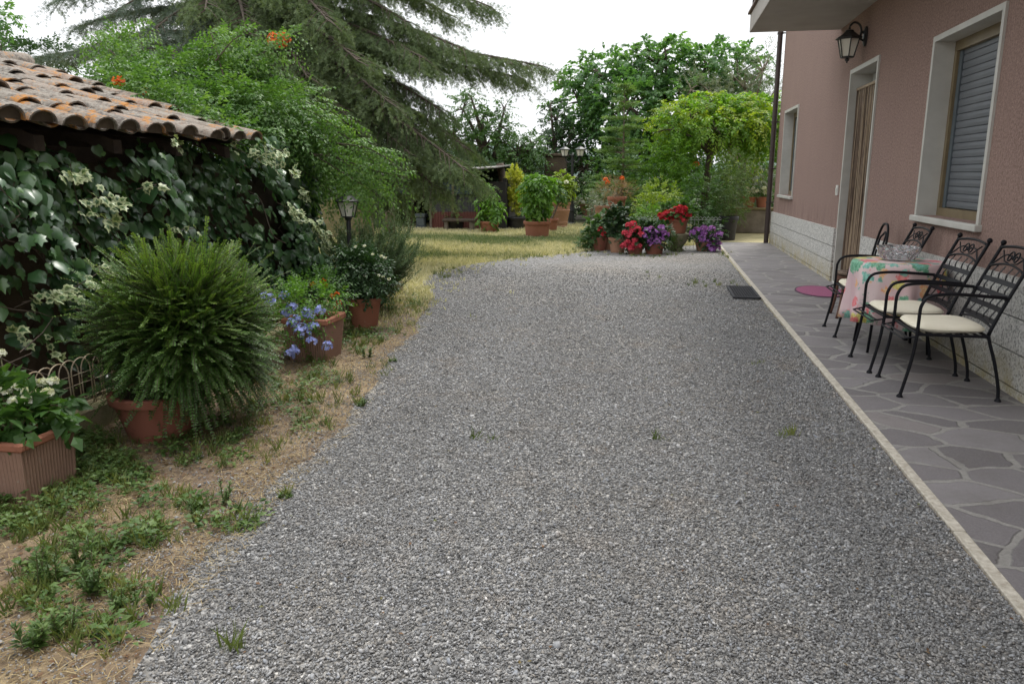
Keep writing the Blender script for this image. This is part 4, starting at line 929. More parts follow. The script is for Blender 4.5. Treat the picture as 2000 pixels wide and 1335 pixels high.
# ================================================================== POTS AND POTTED PLANTS
def pot(parent, r, h, mat, style='plain', taper=.72, z=0.):
    rb = r*taper; mb = MB()
    if style == 'jar':      # tall banded jar
        pr = [(.001,0),(rb,0),(rb*1.02,h*.04),(rb*1.03,h*.10),(rb*.98,h*.12),(rb*1.05,h*.2),(rb*1.08,h*.24),(rb*1.04,h*.26),(r*.92,h*.62),(r*.97,h*.66),(r*.99,h*.70),(r*.93,h*.72),(r*.97,h*.88),(r*1.04,h*.91),(r*1.07,h*.96),(r*1.04,h),(r*.92,h),(r*.88,h*.9),(.001,h*.9)]
    elif style == 'bowl':
        pr = [(.001,0),(rb*.8,0),(rb*.82,h*.06),(r*.86,h*.45),(r*.96,h*.8),(r*1.05,h*.86),(r*1.07,h*.93),(r*1.03,h),(r*.93,h),(r*.9,h*.88),(.001,h*.88)]
    else:
        pr = [(.001,0),(rb,0),(rb*1.01,h*.02),(r*.955,h*.80),(r*1.035,h*.81),(r*1.05,h*.84),(r*1.06,h*.97),(r*1.03,h),(r*.93,h),(r*.90,h*.9),(.001,h*.9)]
    mb.lathe([(a, b_+z) for a, b_ in pr], 40); o = mb.build('pot', mat, parent, 'auto')
    mb = MB(); mb.lathe([(.001, z+h*.905+.004), (r*.5, z+h*.905+.006), (r*.91, z+h*.905)], 20); mb.build('soil', M['soil'], parent)
    return o
def potted(name, label, cat, loc, r, h, mat, style='plain', group=None, taper=.72):
    e = empty(name, (loc[0], loc[1], loc[2] if len(loc) > 2 else 0), random.uniform(0, 6), label, cat, group); e.rotation_euler = (0, 0, 0)
    pot(e, r, h, mat, style, taper); return e
def bush(parent, blobs, mat, n, k, L, leaf, tmpl=LEAF, droop=.3, spread=.9, mode='pinnate', up=.3, shell=.2, base=None, name='foliage', stem='stem', rscale=(0, 1), jit=.45, smat=None, ws=1.):
    """leafy crown of many small shoots; blobs are (centre, radii) in the parent's space"""
    O_, out, bi, f = in_blobs([(np.array(c, float), np.array(r_, float)) for c, r_ in blobs], n, shell)
    D = nrm(out+RNG.normal(0, jit, out.shape)+[0, 0, up])
    l_, d_, n_, r_, t_ = sprays(O_, D, RNG.uniform(L*.6, L*1.2, n), k, droop, spread, mode)
    mb = MB(); mb.leaves(tmpl, l_, d_, n_, RNG.uniform(leaf*.7, leaf*1.2, len(l_)), rscale[0]+(rscale[1]-rscale[0])*r_, ws); o = mb.build(name, mat, parent)
    if base is not None:
        sm = MB(); base = np.array(base, float)
        for i in RNG.choice(n, min(n, 14), replace=False):
            q = O_[i]; sm.tube(bez(base, (base+q)/2+[0, 0, .25*abs(q[2]-base[2])], q, 8), np.linspace(max(.004, leaf*.08), .002, 8), 5)
        sm.build(stem, smat or M['stem'], parent, True)
    return o
# square ribbed planters
def square_planter(e, wt, wb, h, mat, rim):
    mb = MB(); n = 17
    for k in range(4):
        a = k*pi/2; ca, sa = cos(a), sin(a); V = []
        for i in range(2*n+1):
            s_ = -1+i/n; dep = .0 if i % 2 else .006
            if abs(s_) > .93: dep = 0
            for (w, z) in ((wb-dep, 0), (wt-dep, h*.86)): x, y = w, s_*(w if dep == 0 else w+dep); V.append((ca*x-sa*y, sa*x+ca*y, z))
        mb.add(V, [(2*i, 2*i+2, 2*i+3, 2*i+1) for i in range(2*n)])
    o = mb.build('planter_box', mat, e)
    mb = MB(); t_ = .035; W_ = wt+.014
    for (a_, b_) in (((-W_,-W_,h*.862),(W_,-W_+t_,h)), ((-W_,W_-t_,h*.862),(W_,W_,h)), ((-W_,-W_+t_+.0005,h*.862),(-W_+t_,W_-t_-.0005,h)), ((W_-t_,-W_+t_+.0005,h*.862),(W_,W_-t_-.0005,h))): mb.bbox(a_, b_, .009)
    mb.build('rim', rim, o); mb = MB(); mb.box((-wt+.012,-wt+.012,h*.80), (wt-.012,wt-.012,h*.84)); mb.build('soil', M['soil'], e)
e = empty('potted_plant', (-2.985, 3.01, 0), .0, 'large square ribbed terracotta planter of broad leaved white zinnias', 'potted plant')
square_planter(e, .165, .155, .30, M['terra_grey'], M['terra'])
bush(e, [((-.06,.02,.36),(.22,.22,.10)), ((.03,.10,.36),(.15,.15,.08)), ((-.2,.1,.40),(.2,.2,.12))], M['mid'], 100, 6, .11, .085, LEAF, .25, .95, base=(0,0,.28), ws=1.35, rscale=(0,.75), jit=.35)
for (u, v, yy) in ((55,765,3.05),(82,746,3.2),(103,744,3.22),(93,766,3.12),(28,783,3.0),(52,780,3.0),(25,758,3.1),(3,766,3.0),(0,690,3.4)):
    p = PY(u, v, yy)-np.array([-2.985, 3.01, 0]); f_ = flower_cluster('flower_head', e, p, .024, 26, M['whitep'], .020, .55); sm = MB(); sm.tube(bez((p[0]*.6, p[1]*.6, .38), (p[0]*.9, p[1]*.9, p[2]-.08), p, 6), .0035, 5); sm.build('stalk', M['stem'], f_)
# the big round shrub
bs = G(300, 858); e = empty('potted_shrub', (bs[0]-.02, bs[1]+.10, 0), 0, 'big rounded small leaved shrub spilling over a terracotta pot on the kerb side', 'potted shrub')
pot(e, .25, .275, M['terra_dark'], 'plain', .68)
cc = PY(360, 650, bs[1]+.25)-np.array(e.location); R0 = np.array([.415, .42, .455])
n = 4200; d = rdir(n, (-.74, 1)); d = d[~((d[:, 2] < -.38) & (d[:, 0] < .15) & (RNG.uniform(0, 1, n) < .75))]; n = len(d); amp = 1+.22*np.sin(d[:, 0]*5+1)*np.sin(d[:, 1]*4+d[:, 2]*5)+.10*np.sin(d[:, 2]*11+d[:, 0]*9)
# shoots start inside and arch outwards; upper ones rise, lower ones hang
O_ = cc+d*R0*RNG.uniform(.42, .74, (n, 1))+RNG.normal(0, .05, (n, 3)); hang = np.clip(-.02-d[:, 2], 0, 1.2)
D = nrm(d*np.array([1, 1, .75])+[0, 0, .22]+RNG.normal(0, .36, (n, 3)))
L = (RNG.uniform(.17, .29, n)*amp)*(1+.45*(RNG.uniform(0, 1, n) > .93)+.22*(d[:, 2] > .6)*(RNG.uniform(0, 1, n) > .8)); dr = .12+.75*hang
k = 28; t_ = np.linspace(.05, 1, k)[None, :, None]
loc = O_[:, None]+D[:, None]*L[:, None, None]*t_+np.array([0, 0, -1.])*(dr*L)[:, None, None]*t_**2
tan = nrm(D[:, None]-np.array([0, 0, 2.])*dr[:, None, None]*t_); upv = nrm(d*.8+[0, 0, .7])[:, None]
side = nrm(np.cross(tan, np.broadcast_to(upv, tan.shape))); nn_ = np.cross(side, tan)
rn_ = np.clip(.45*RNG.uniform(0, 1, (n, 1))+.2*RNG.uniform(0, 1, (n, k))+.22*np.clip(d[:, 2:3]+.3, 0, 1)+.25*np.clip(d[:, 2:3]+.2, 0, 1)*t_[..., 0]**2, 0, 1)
mb = MB()
for s_ in (-1, 1):
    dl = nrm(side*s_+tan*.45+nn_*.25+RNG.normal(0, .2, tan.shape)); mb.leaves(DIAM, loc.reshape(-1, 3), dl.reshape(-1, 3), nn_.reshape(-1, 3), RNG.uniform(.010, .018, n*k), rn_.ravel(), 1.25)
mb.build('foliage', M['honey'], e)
sm = MB()
for i in range(n): sm.tube(loc[i, ::9], .0014, 3, False)
for i in range(30): sm.tube(bez((0, 0, .25), (O_[i]+[0, 0, .4])/2, O_[i], 7), .006, 5)
sm.build('twigs', M['bark'], e)
# square planter of blue plumbago
e = empty('potted_plant', (-2.78, 5.86, 0), 0, 'square ribbed planter of sky blue plumbago flowers beside the round shrub', 'potted plant')
square_planter(e, .185, .155, .36, M['terra_grey'], M['terra'])
bush(e, [((-.12,-.1,.47),(.30,.30,.16)), ((-.14,-.24,.34),(.24,.16,.20)), ((-.05,.1,.48),(.25,.22,.12))], M['bright'], 330, 9, .17, .034, LEAF, .35, .9, base=(0,0,.33), rscale=(0,.7))
sm = MB()
for (u, v, yy) in ((500,575,5.5),(522,580,5.45),(528,590,5.4),(556,578,5.7),(570,600,5.6),(598,610,5.6),(578,625,5.55),(605,615,5.6),(625,606,5.7),(570,632,5.5),(597,655,5.5),(608,668,5.5),(575,685,5.4),(565,692,5.4),(640,676,5.6),(510,605,5.4),(590,640,5.5),(612,638,5.55),(560,612,5.6),(585,650,5.45)):
    p = PY(u, v, yy)-np.array([-2.78, 5.86, 0]); flower_cluster('flower_head', e, p, .040, 15, M['blue'], .024); sm.tube(bez((p[0]*.4, p[1]*.4, .42), (p[0]*.8, p[1]*.8, p[2]+.03), p, 6), .002, 4)
sm.build('stalk', M['stem'], e)
e = potted('potted_plant', 'small shrub with little orange trumpet flowers rising behind the blue plumbago', 'potted plant', (-3.02, 6.38), .15, .26, M['terra'])
bush(e, [((.05,0,.46),(.24,.24,.2)), ((.12,-.1,.52),(.18,.18,.14))], M['mid'], 170, 8, .15, .032, LEAF, .2, .9, base=(0,0,.24), rscale=(.1,.8))
for (u, v) in ((632,549),(638,560),(657,575),(648,580),(662,590),(655,600),(585,572),(612,556)):
    p = PY(u, v, 6.25)-np.array(e.location); flower_cluster('flower_head', e, p, .018, 7, M['orange'], .024)
# round terracotta pot with white flowered bush
g = (-2.84, 7.13); e = potted('potted_plant', 'round terracotta pot of dark bushy leaves with tiny white flowers beside the single lamp post', 'potted plant', g, .165, .315, M['terra'])
bush(e, [((-.02,0,.55),(.25,.25,.15)), ((-.06,0,.66),(.21,.21,.11)), ((.04,0,.45),(.24,.23,.08))], M['shade'], 560, 9, .16, .046, LEAF, .35, .9, base=(0,0,.29), rscale=(.05,.9), up=.15)
for (u, v) in ((695,482),(712,480),(728,497),(745,500),(752,503),(748,540),(740,538),(713,538),(663,558),(705,520),(680,515),(760,545)): flower_cluster('flower_head', e, PY(u, v, 6.95)-np.array(e.location), .012, 8, M['whitep'], .014, .6)
# rosemary
e = empty('rosemary_bush', (-3.2, 8.15, 0), 0, 'upright grey green rosemary bush spreading towards the gravel behind the white flowered pot', 'shrub')
n = 150; a = RNG.uniform(0, 2*pi, n); lean = RNG.uniform(.05, .75, n); O_ = np.stack([.13*np.cos(a), .13*np.sin(a), RNG.uniform(.0, .3, n)], 1)
D = nrm(np.stack([np.cos(a)*lean+.18, np.sin(a)*lean, np.full(n, .85)], 1)); Lr = RNG.uniform(.45, .92, n)*(1-.15*lean)
l_, d_, n_, r_, t_ = sprays(O_, D, Lr, 60, .10, .62, 'radial'); mb = MB(); mb.leaves(DIAM, l_, d_, n_, RNG.uniform(.028, .045, len(l_)), r_, .55)
ex = RNG.choice(len(l_), 2200); D2 = nrm(d_[ex]*.9+[0, 0, .55]); l2, d2_, n2_, r2, t2 = sprays(l_[ex], D2, .15, 16, .05, .62, 'radial'); mb.leaves(DIAM, l2, d2_, n2_, RNG.uniform(.024, .038, len(l2)), r2, .5); mb.build('foliage', M['rosemary'], e)
sm = MB()
for i in range(n): sm.tube(np.array([O_[i]+D[i]*Lr[i]*q-np.array([0,0,.1])*Lr[i]*q*q for q in np.linspace(0, .9, 5)]), np.linspace(.007, .002, 5), 4)
sm.build('stem', M['bark'], e)
e = empty('feathery_shrub', (-3.35, 9.0, 0), 0, 'pale feathery shrub behind the single lamp post', 'shrub')
n = 110; a = RNG.uniform(0, 2*pi, n); lean = RNG.uniform(.0, .4, n); O_ = np.stack([.25*np.cos(a), .25*np.sin(a), RNG.uniform(0, .3, n)], 1); D = nrm(np.stack([np.cos(a)*lean, np.sin(a)*lean, np.full(n, 1.)], 1))
l_, d_, n_, r_, t_ = sprays(O_, D, RNG.uniform(.7, 1.15, n), 55, .05, .6, 'radial'); mb = MB(); mb.leaves(DIAM, l_, d_, n_, RNG.uniform(.025, .045, len(l_)), .3+.7*r_, .35); mb.build('foliage', M['rosemary'], e)
# ---- lawn pots at the back
def gpot(u, v): g = G(u, v); return (g[0], g[1])
g = gpot(956, 456); e = potted('potted_plant', 'drooping tall plant in the isolated terracotta pot closest to the dark shed', 'potted plant', g, .25, .32, M['terra'], taper=.78)
bush(e, [((0,0,.5),(.20,.2,.18)), ((.16,0,.66),(.16,.2,.12)), ((-.2,0,.80),(.12,.15,.08)), ((.02,0,.95),(.08,.1,.2)), ((-.08,0,1.28),(.06,.06,.14))], M['bright'], 85, 7, .17, .16, LEAF, .7, .8, base=(0,0,.3), rscale=(0,.85), up=.2, ws=.9)
g = gpot(1008, 449); e = potted('potted_conifer', 'golden yellow conifer in a black pot', 'potted conifer', g, .26, .36, M['blackplastic'])
bl_ = [((0,0,.50),(.07,.07,.14)), ((-.02,0,.72),(.17,.16,.12)), ((.05,0,.92),(.24,.2,.12)), ((-.12,0,1.0),(.16,.16,.10)), ((.10,0,1.12),(.16,.16,.10)), ((.0,0,1.22),(.12,.12,.10)), ((-.09,0,1.42),(.17,.16,.10)), ((.06,0,1.45),(.14,.14,.12)), ((-.06,0,1.60),(.08,.08,.10))]
bush(e, bl_, M['gold'], 420, 9, .10, .05, TUFT, -.1, .6, 'radial', up=.6, rscale=(0,1), base=(0,0,.32))
g = gpot(1049, 464); e = potted('potted_plant', 'large leafy green plant in a wide terracotta pot on the lawn', 'potted plant', g, .315, .40, M['terra'], taper=.85)
bush(e, [((0,0,.85),(.28,.3,.32)), ((-.16,0,1.22),(.22,.26,.20)), ((.16,0,1.18),(.22,.26,.24)), ((.05,0,1.36),(.2,.2,.10)), ((0,0,.5),(.12,.12,.12))], M['bright'], 190, 7, .17, .14, LEAF, .7, .8, base=(0,0,.36), rscale=(0,.75), up=.2, ws=1.1)
g = gpot(1029, 447); e = potted('potted_plant', 'small dark red pot half hidden between the black pot and the wide terracotta pot', 'potted plant', g, .2, .26, M['terra_dark'])
bush(e, [((0,0,.4),(.2,.2,.14))], M['shade'], 60, 7, .12, .07, LEAF, .4, .9, base=(0,0,.22))
g = gpot(1075, 453); e = potted('potted_plant', 'small terracotta pot with two pale bare forking stems below a leafy top', 'potted plant', g, .2, .36, M['terra'], taper=.8)
mb = MB(); mb.tube(smooth_path([(0,0,.3),(-.1,0,.55),(-.2,.02,.78)], 8), [.03]*8 if False else .026, 7); mb.tube(smooth_path([(0,0,.3),(.1,0,.5),(.2,.02,.8),(.18,.02,1.1)], 9), .026, 7); mb.tube(smooth_path([(-.2,.02,.78),(-.12,.02,1.0),(0,.02,1.2)], 9), .016, 7); mb.build('stem', M['wood'], e, True)
bush(e, [((.0,.05,1.2),(.24,.25,.2)), ((.15,.05,1.0),(.18,.2,.14))], M['mid'], 100, 7, .15, .11, LEAF, .5, .85, rscale=(.3,1))
g = gpot(1094, 446); e = potted('potted_shrub', 'tall banded terracotta jar holding a yellow green shrub', 'potted shrub', g, .28, .74, M['terra_pale'], 'jar', taper=.72)
bush(e, [((.04,0,.98),(.22,.25,.2)), ((.07,0,1.25),(.24,.26,.2)), ((.0,0,1.45),(.12,.14,.10)), ((.2,0,1.12),(.14,.14,.16))], M['lime'], 210, 8, .18, .09, LEAF, .35, .9, base=(0,0,.68), rscale=(0,.8), ws=1.2)
for q in ((.2,-.35,1.28),(-.1,-.36,1.1)): flower_cluster('flower_head', e, q, .05, 14, M['whitep'], .05)
g = gpot(1150, 430); mb = MB(); mb.bbox((g[0]-.42,g[1]-.3,0), (g[0]+.40,g[1]+.3,.16), .03); mb.bbox((g[0]+.43,g[1]-.25,0), (g[0]+.9,g[1]+.25,.2), .04); o = mb.build('stone_block', M['concrete']); tag(o, 'weathered stone blocks under the bowl shaped pot', 'stone block')
e = potted('potted_shrub', 'bowl shaped terracotta pot with a straggly yellow green shrub and white flowers, on stone blocks', 'potted shrub', (g[0], g[1], .162), .32, .38, M['terra_pale'], 'bowl')
bush(e, [((0,0,.6),(.38,.35,.25)), ((-.1,0,.9),(.3,.3,.22)), ((.05,0,1.12),(.25,.25,.16))], M['lime'], 130, 8, .22, .075, LEAF, .3, .9, base=(0,0,.34), rscale=(0,.7))
for (u, v) in ((1128,390),(1135,385),(1142,382),(1125,396),(1138,396)): flower_cluster('flower_head', e, PY(u, v, g[1]-.4)-np.array(e.location), .07, 14, M['whitep'], .06)
# ---- geranium corner
g = (-.93, 17.1); mb = MB(); mb.lathe([(.001,0),(.34,0),(.30,.1),(.28,.45),(.29,.62),(.26,.66),(.001,.665)], 24, (g[0], g[1], 0)); o = mb.build('tree_stump', M['bark'], None, 'auto'); tag(o, 'dark tree stump serving as stand for the topmost pot', 'stump')
e = potted('potted_plant', 'terracotta pot of wiry pinkish plants standing on the dark stump', 'potted plant', (g[0]+.02, g[1], .667), .2, .36, M['terra'], taper=.75)
bush(e, [((0,0,.5),(.36,.3,.17)), ((-.1,0,.58),(.3,.25,.14)), ((.2,0,.45),(.25,.2,.12))], M['pinkplant'], 230, 8, .17, .035, LEAF, .15, .6, base=(0,0,.33), up=.6, ws=.6)
for q in ((-.25,-.1,.72),(.1,-.1,.75),(-.2,-.15,.66)): flower_cluster('flower_head', e, q, .04, 12, M['orange'], .04)
e = potted('potted_plant', 'paler pot with grey leaved plant half hidden behind the pot on the stump', 'potted plant', (g[0]-.3, g[1]+.45, .5), .2, .32, M['terra_pale'])
mb = MB(); mb.box((-.25,-.22,-.5), (.25,.22,-.002)); mb.build('stand', M['concrete'], e)
bush(e, [((-.05,0,.45),(.3,.3,.15))], M['olive'], 150, 8, .16, .045, LEAF, .2, .7, base=(0,0,.3), up=.5, ws=.7)
def gerpot(u, v, r, h, mat, label, fl, fmat, leaf, blobs, nleaf=120, lmat='shade', style='plain', psize=.045, hr=.055, dist=None, z=0., name='potted_plant', taper=.75, n_f=22, lsz=None):
    g_ = G(u, v); e_ = potted(name, label, 'potted plant', (g_[0], g_[1], z), r, h, mat, style, 'flower pots in the corner bed', taper)
    bush(e_, blobs, M[lmat], nleaf, 6, .12, leaf, LOBE if leaf > .05 else LEAF, .3, .9, base=(0,0,h*.9), ws=1., rscale=(0,.9), up=.35)
    for (uu, vv) in fl: flower_cluster('flower_head', e_, PY(uu, vv, g_[1]-.22)-np.array(e_.location), hr, n_f, fmat, psize, .8)
    return e_
gerpot(1171, 489, .15, .27, M['terra_dark'], 'small dark terracotta pot with a few red flowers, beside the grass', [(1172,448),(1180,458)], M['red'], .07, [((-.05,0,.42),(.24,.2,.16)),((-.2,0,.3),(.15,.15,.2)),((.0,0,.6),(.2,.2,.12))], 110, 'mid', n_f=10)
gerpot(1187, 488, .10, .28, M['terra_pale'], 'narrow pale clay pot squeezed between two wider pots', [], None, .06, [((0,0,.36),(.14,.14,.1))], 40)
gerpot(1206, 493, .175, .30, M['terra_pale'], 'wide pale clay pot of dark upright leaves', [], None, .08, [((0,0,.46),(.22,.2,.18)),((-.05,0,.66),(.2,.2,.18)),((.0,0,.85),(.13,.13,.1))], 130, 'shade')
gerpot(1240, 496, .17, .20, M['terra_dark'], 'low terracotta pot overflowing with cerise red geraniums', [(1237,437),(1228,440),(1221,455),(1235,451),(1245,447),(1252,458),(1240,470),(1235,478),(1225,473),(1247,480),(1218,480),(1232,484),(1228,460)], M['cerise'], .07, [((0,0,.3),(.27,.2,.16)),((0,0,.5),(.25,.2,.14))], 150)
gerpot(1277, 496, .2, .2, M['terra_dark'], 'low terracotta pot of red and violet petunias next to the cerise geraniums', [(1262,450),(1272,448),(1280,455),(1268,467),(1278,463),(1292,445),(1294,455),(1300,458),(1270,470),(1285,470),(1258,460),(1291,468),(1274,478)], M['purple'], .055, [((0,0,.3),(.3,.22,.16)),((.05,0,.48),(.28,.22,.13))], 170, n_f=8, psize=.06, hr=.05)
e = empty('stone_urn', (.36, 15.85, 0), 0, 'squat mossy stone urn carrying the large pot of red geraniums', 'urn')
mb = MB(); mb.lathe([(.001,0),(.15,0),(.16,.03),(.13,.055),(.14,.08),(.215,.20),(.238,.30),(.248,.335),(.235,.35),(.215,.345),(.001,.335)], 36); mb.build('urn_body', M['urn'], e, 'auto')
bush(e, [((-.02,-.27,.16),(.16,.1,.12))], M['weed'], 50, 6, .1, .05, LEAF, .3, .9, name='leaf_tuft', base=(0,-.2,.0))
e = potted('potted_plant', 'large terracotta pot of red geraniums on top of the stone urn', 'potted plant', (.36, 15.85, .352), .215, .29, M['terra'], 'plain', 'flower pots in the corner bed', .8)
bush(e, [((0,0,.42),(.28,.26,.08)), ((-.12,0,.47),(.22,.22,.09)), ((.1,0,.50),(.24,.22,.10))], M['mid'], 150, 6, .12, .075, LOBE, .3, .9, base=(0,0,.3))
for (u, v) in ((1297,418),(1293,427),(1303,415),(1312,413),(1320,408),(1328,405),(1337,407),(1331,414),(1318,418),(1326,424),(1339,417),(1345,420),(1333,430),(1310,427),(1300,430),(1290,420),(1324,412)): flower_cluster('flower_head', e, PY(u, v, 15.62)-np.array(e.location), .050, 22, M['red'], .040, .8)
gerpot(1375, 490, .19, .22, M['terra_pale'], 'low pot of violet petunias closest to the paved path', [(1360,450),(1353,455),(1375,446),(1390,447),(1375,458),(1376,468),(1393,462),(1405,457),(1398,470),(1404,478),(1388,480),(1390,488),(1383,474),(1367,466),(1400,486)], M['purple'], .055, [((0,0,.32),(.32,.22,.16)),((.1,0,.45),(.25,.22,.13)),((.15,-.15,.2),(.2,.12,.12))], 170, n_f=9, psize=.06, hr=.055)
g = G(1417, 468); e = potted('potted_shrub', 'fine leaved shrub in a tall black plastic pot at the end of the paved path', 'potted shrub', (g[0]-.0, g[1]), .26, .55, M['blackplastic'], taper=.8)
bush(e, [((0,0,.9),(.4,.35,.3)), ((-.05,0,1.3),(.45,.4,.35)), ((.1,0,1.7),(.35,.35,.3)), ((-.3,0,.8),(.3,.3,.25))], M['weed'], 420, 9, .22, .06, LEAF, .25, .8, base=(0,0,.5), ws=.6)
mb = MB()
y, x0, n = 16.25, -.55, 24
for k in range(n): x = x0+k*.075; mb.tube([(x, y, 0), (x, y, .62), (x+.0375, y, .66), (x+.075, y, .62)], .004, 4)
for z in (.25, .45, .60): mb.tube([(x0, y, z), (x0+n*.075, y, z)], .0035, 4)
tag(mb.build('wire_fence', M['wire']), 'low grey wire fence behind the flower pots', 'fence')
mb = MB(); W = smooth_path([(*G(1100,478)[:2],.012),(*G(1125,481)[:2],.02),(*G(1138,487)[:2],.015),(*G(1148,492)[:2],.012)], 20); mb.tube(W, .012, 6); tag(mb.build('garden_hose', M['blackplastic'], None, True), 'thin dark hose lying on the grass edge near the flower pots', 'hose')
# low wall with two pots at the end of the house
mb = MB(); mb.bbox((1.75,21.0,0), (8.5,21.28,.60), .02); o = mb.build('low_wall', M['concrete'], None); tag(o, 'low grey masonry wall closing the path behind the house corner', 'wall')
mb = MB(); mb.bbox((1.70,20.96,.602), (8.5,21.32,.66), .01); mb.build('coping', M['mossy'], o)
for (u, lab) in ((1462, 'terracotta pot of white flowers on the low wall, on the pergola pillar side'), (1488, 'terracotta pot of white flowers on the low wall, next to the downpipe')):
    p = PY(u, 405, 21.1); e = potted('potted_plant', lab, 'potted plant', (p[0], 21.13, .661), .165, .27, M['terra'], group='pots on the low wall')
    bush(e, [((0,0,.40),(.22,.2,.12))], M['mid'], 90, 6, .12, .05, LEAF, .3, .9, base=(0,0,.24))
    for k in range(9): flower_cluster('flower_head', e, (random.uniform(-.18,.18), random.uniform(-.22,-.05), random.uniform(.36,.5)), .04, 9, M['whitep'], .045)
mb = MB(); p = PY(1451, 300, 21.7); mb.bbox((p[0]-.09,21.6,0), (p[0]+.09,21.8,2.35), .012); mb.bbox((p[0]-.13,21.55,2.351), (p[0]+.13,21.85,2.43), .01); tag(mb.build('pergola_pillar', M['concrete']), 'grey concrete pillar under the wisteria behind the low wall', 'pillar')
# ================================================================== COOP AT THE BACK OF THE LAWN
coop = empty('animal_shed', (-6.2, 20.6, 0), 0, 'low dark shed with red and grey corrugated front at the back of the lawn', 'shed')
ox, oy = coop.location[0], coop.location[1]
def cx_(u): return PY(u, 440, oy)[0]-ox
xl, xd0, xd1, xr = cx_(742), cx_(772), cx_(842), cx_(938)
mb = MB(); n = int((xr-xd1)/.075)*2; V = []
for i in range(n+1):
    x = xd1+.03+(xr-xd1-.03)*i/n; y = .018 if i % 2 else 0
    V += [(x, y, 0), (x, y, 1.0)]
mb.add(V, [(2*i, 2*i+2, 2*i+3, 2*i+1) for i in range(n)]); mb.build('corrugated_front', M['corrugated'], coop)
mb = MB(); mb.bbox((xd1-.03,-.04,0), (xd1+.03,.03,.98), .006); mb.bbox((xd0-.08,-.04,0), (xd0,.03,.98), .006); mb.build('door_post', M['wood'], coop)
mb = MB(); mb.box((xd0-.3,-.06,.981), (xr+.05,.0,1.36)); mb.build('fascia', M['bluefascia'], coop)
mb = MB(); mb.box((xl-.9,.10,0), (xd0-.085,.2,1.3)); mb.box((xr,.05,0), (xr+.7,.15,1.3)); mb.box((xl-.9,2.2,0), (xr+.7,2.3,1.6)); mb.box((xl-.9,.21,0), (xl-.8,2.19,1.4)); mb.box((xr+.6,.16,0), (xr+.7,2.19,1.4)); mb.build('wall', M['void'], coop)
mb = MB(); mb.add([(xl-1.,-.3,1.40),(xr+.45,-.3,1.66),(xr+.45,2.6,1.76),(xl-1.,2.6,1.50),(xl-1.,-.3,1.44),(xr+.45,-.3,1.69),(xr+.45,2.6,1.79),(xl-1.,2.6,1.54)], [(0,3,2,1),(4,5,6,7),(0,1,5,4),(1,2,6,5),(2,3,7,6),(3,0,4,7)]); mb.build('roof', M['roofsheet'], coop)
g = G(836, 447); mb = MB(); x, y = g[0]-.12, 20.75
mb.bbox((x-.14,y-.12,0), (x+.14,y+.12,.10), .01); mb.bbox((x-.12,y-.1,.101), (x+.12,y+.1,.34), .02); mb.bbox((x-.14,y-.12,.341), (x+.14,y+.12,.44), .01); tag(mb.build('plastic_crate', M['greycrate']), 'grey green plastic crate standing in the dark shed doorway', 'crate')
mb = MB(); g = G(922, 444); 
mb.bbox((g[0]-.42,20.28,.28), (g[0]+.48,20.4,.34), .008); mb.bbox((g[0]-.42,20.15,.26), (g[0]+.48,20.26,.32), .008); o = mb.build('wooden_bench', M['bark']); tag(o, 'low weathered plank bench in front of the corrugated shed', 'bench')
for s_ in (-.32, .38):
    mb = MB(); mb.bbox((g[0]+s_-.05,20.17,0), (g[0]+s_+.05,20.38,.255), .008); mb.build('leg', M['wood'], o)
g = G(897, 447); e = potted('potted_plant', 'dark grey pot with a thin pale bare trunk in front of the corrugated shed', 'potted plant', (g[0], g[1]-.6), .27, .27, M['blackplastic'], taper=.85)
mb = MB(); mb.tube([(-.03,0,.22),(-.01,0,.7),(.0,0,1.3),(-.05,.02,1.7)], [.05,.042,.038,.03], 8); mb.build('trunk', M['bark_pale'], e, True)
bush(e, [((0,0,.32),(.2,.2,.08))], M['weed'], 40, 6, .1, .05, LEAF, .3, .9)
mb = MB(); p0, p1 = PY(690, 440, 17.5), PY(735, 440, 17.9); mb.bbox((p0[0]-1.6,17.8,0), (p1[0]-.1,18.0,.9), .015); tag(mb.build('block_wall', M['mossy']), 'grey concrete block wall below the cedar boughs', 'wall')
mb = MB(); p = PY(762, 440, 18.1); mb.tube([(p[0],18.1,0),(p[0]+.02,18.1,1.05)], [.13,.12], 10); o = mb.build('wooden_post', M['bark_pale'], None, True); tag(o, 'thick pale wooden post next to the dark shed opening', 'post')
mb = MB(); p = PY(1085, 330, 24.6); mb.bbox((p[0]-.32,24.4,0), (p[0]+.32,25.0,2.05), .02); mb.bbox((p[0]-.38,24.34,2.051), (p[0]+.38,25.06,2.13), .015); tag(mb.build('brick_pier', M['shedwall']), 'dark square masonry pier behind the double lantern lamp', 'pier')
mb = MB(); p = PY(983, 420, 22.0); mb.tube(smooth_path([(p[0],22,0),(p[0]+.06,22,.9),(p[0]-.1,22,1.8)], 10), [.16]*2+[.13]*6+[.11]*2, 9); 
tag(mb.build('old_trunk', M['bark'], None, True), 'old dark trunk between the drooping potted plant and the golden conifer', 'tree trunk')

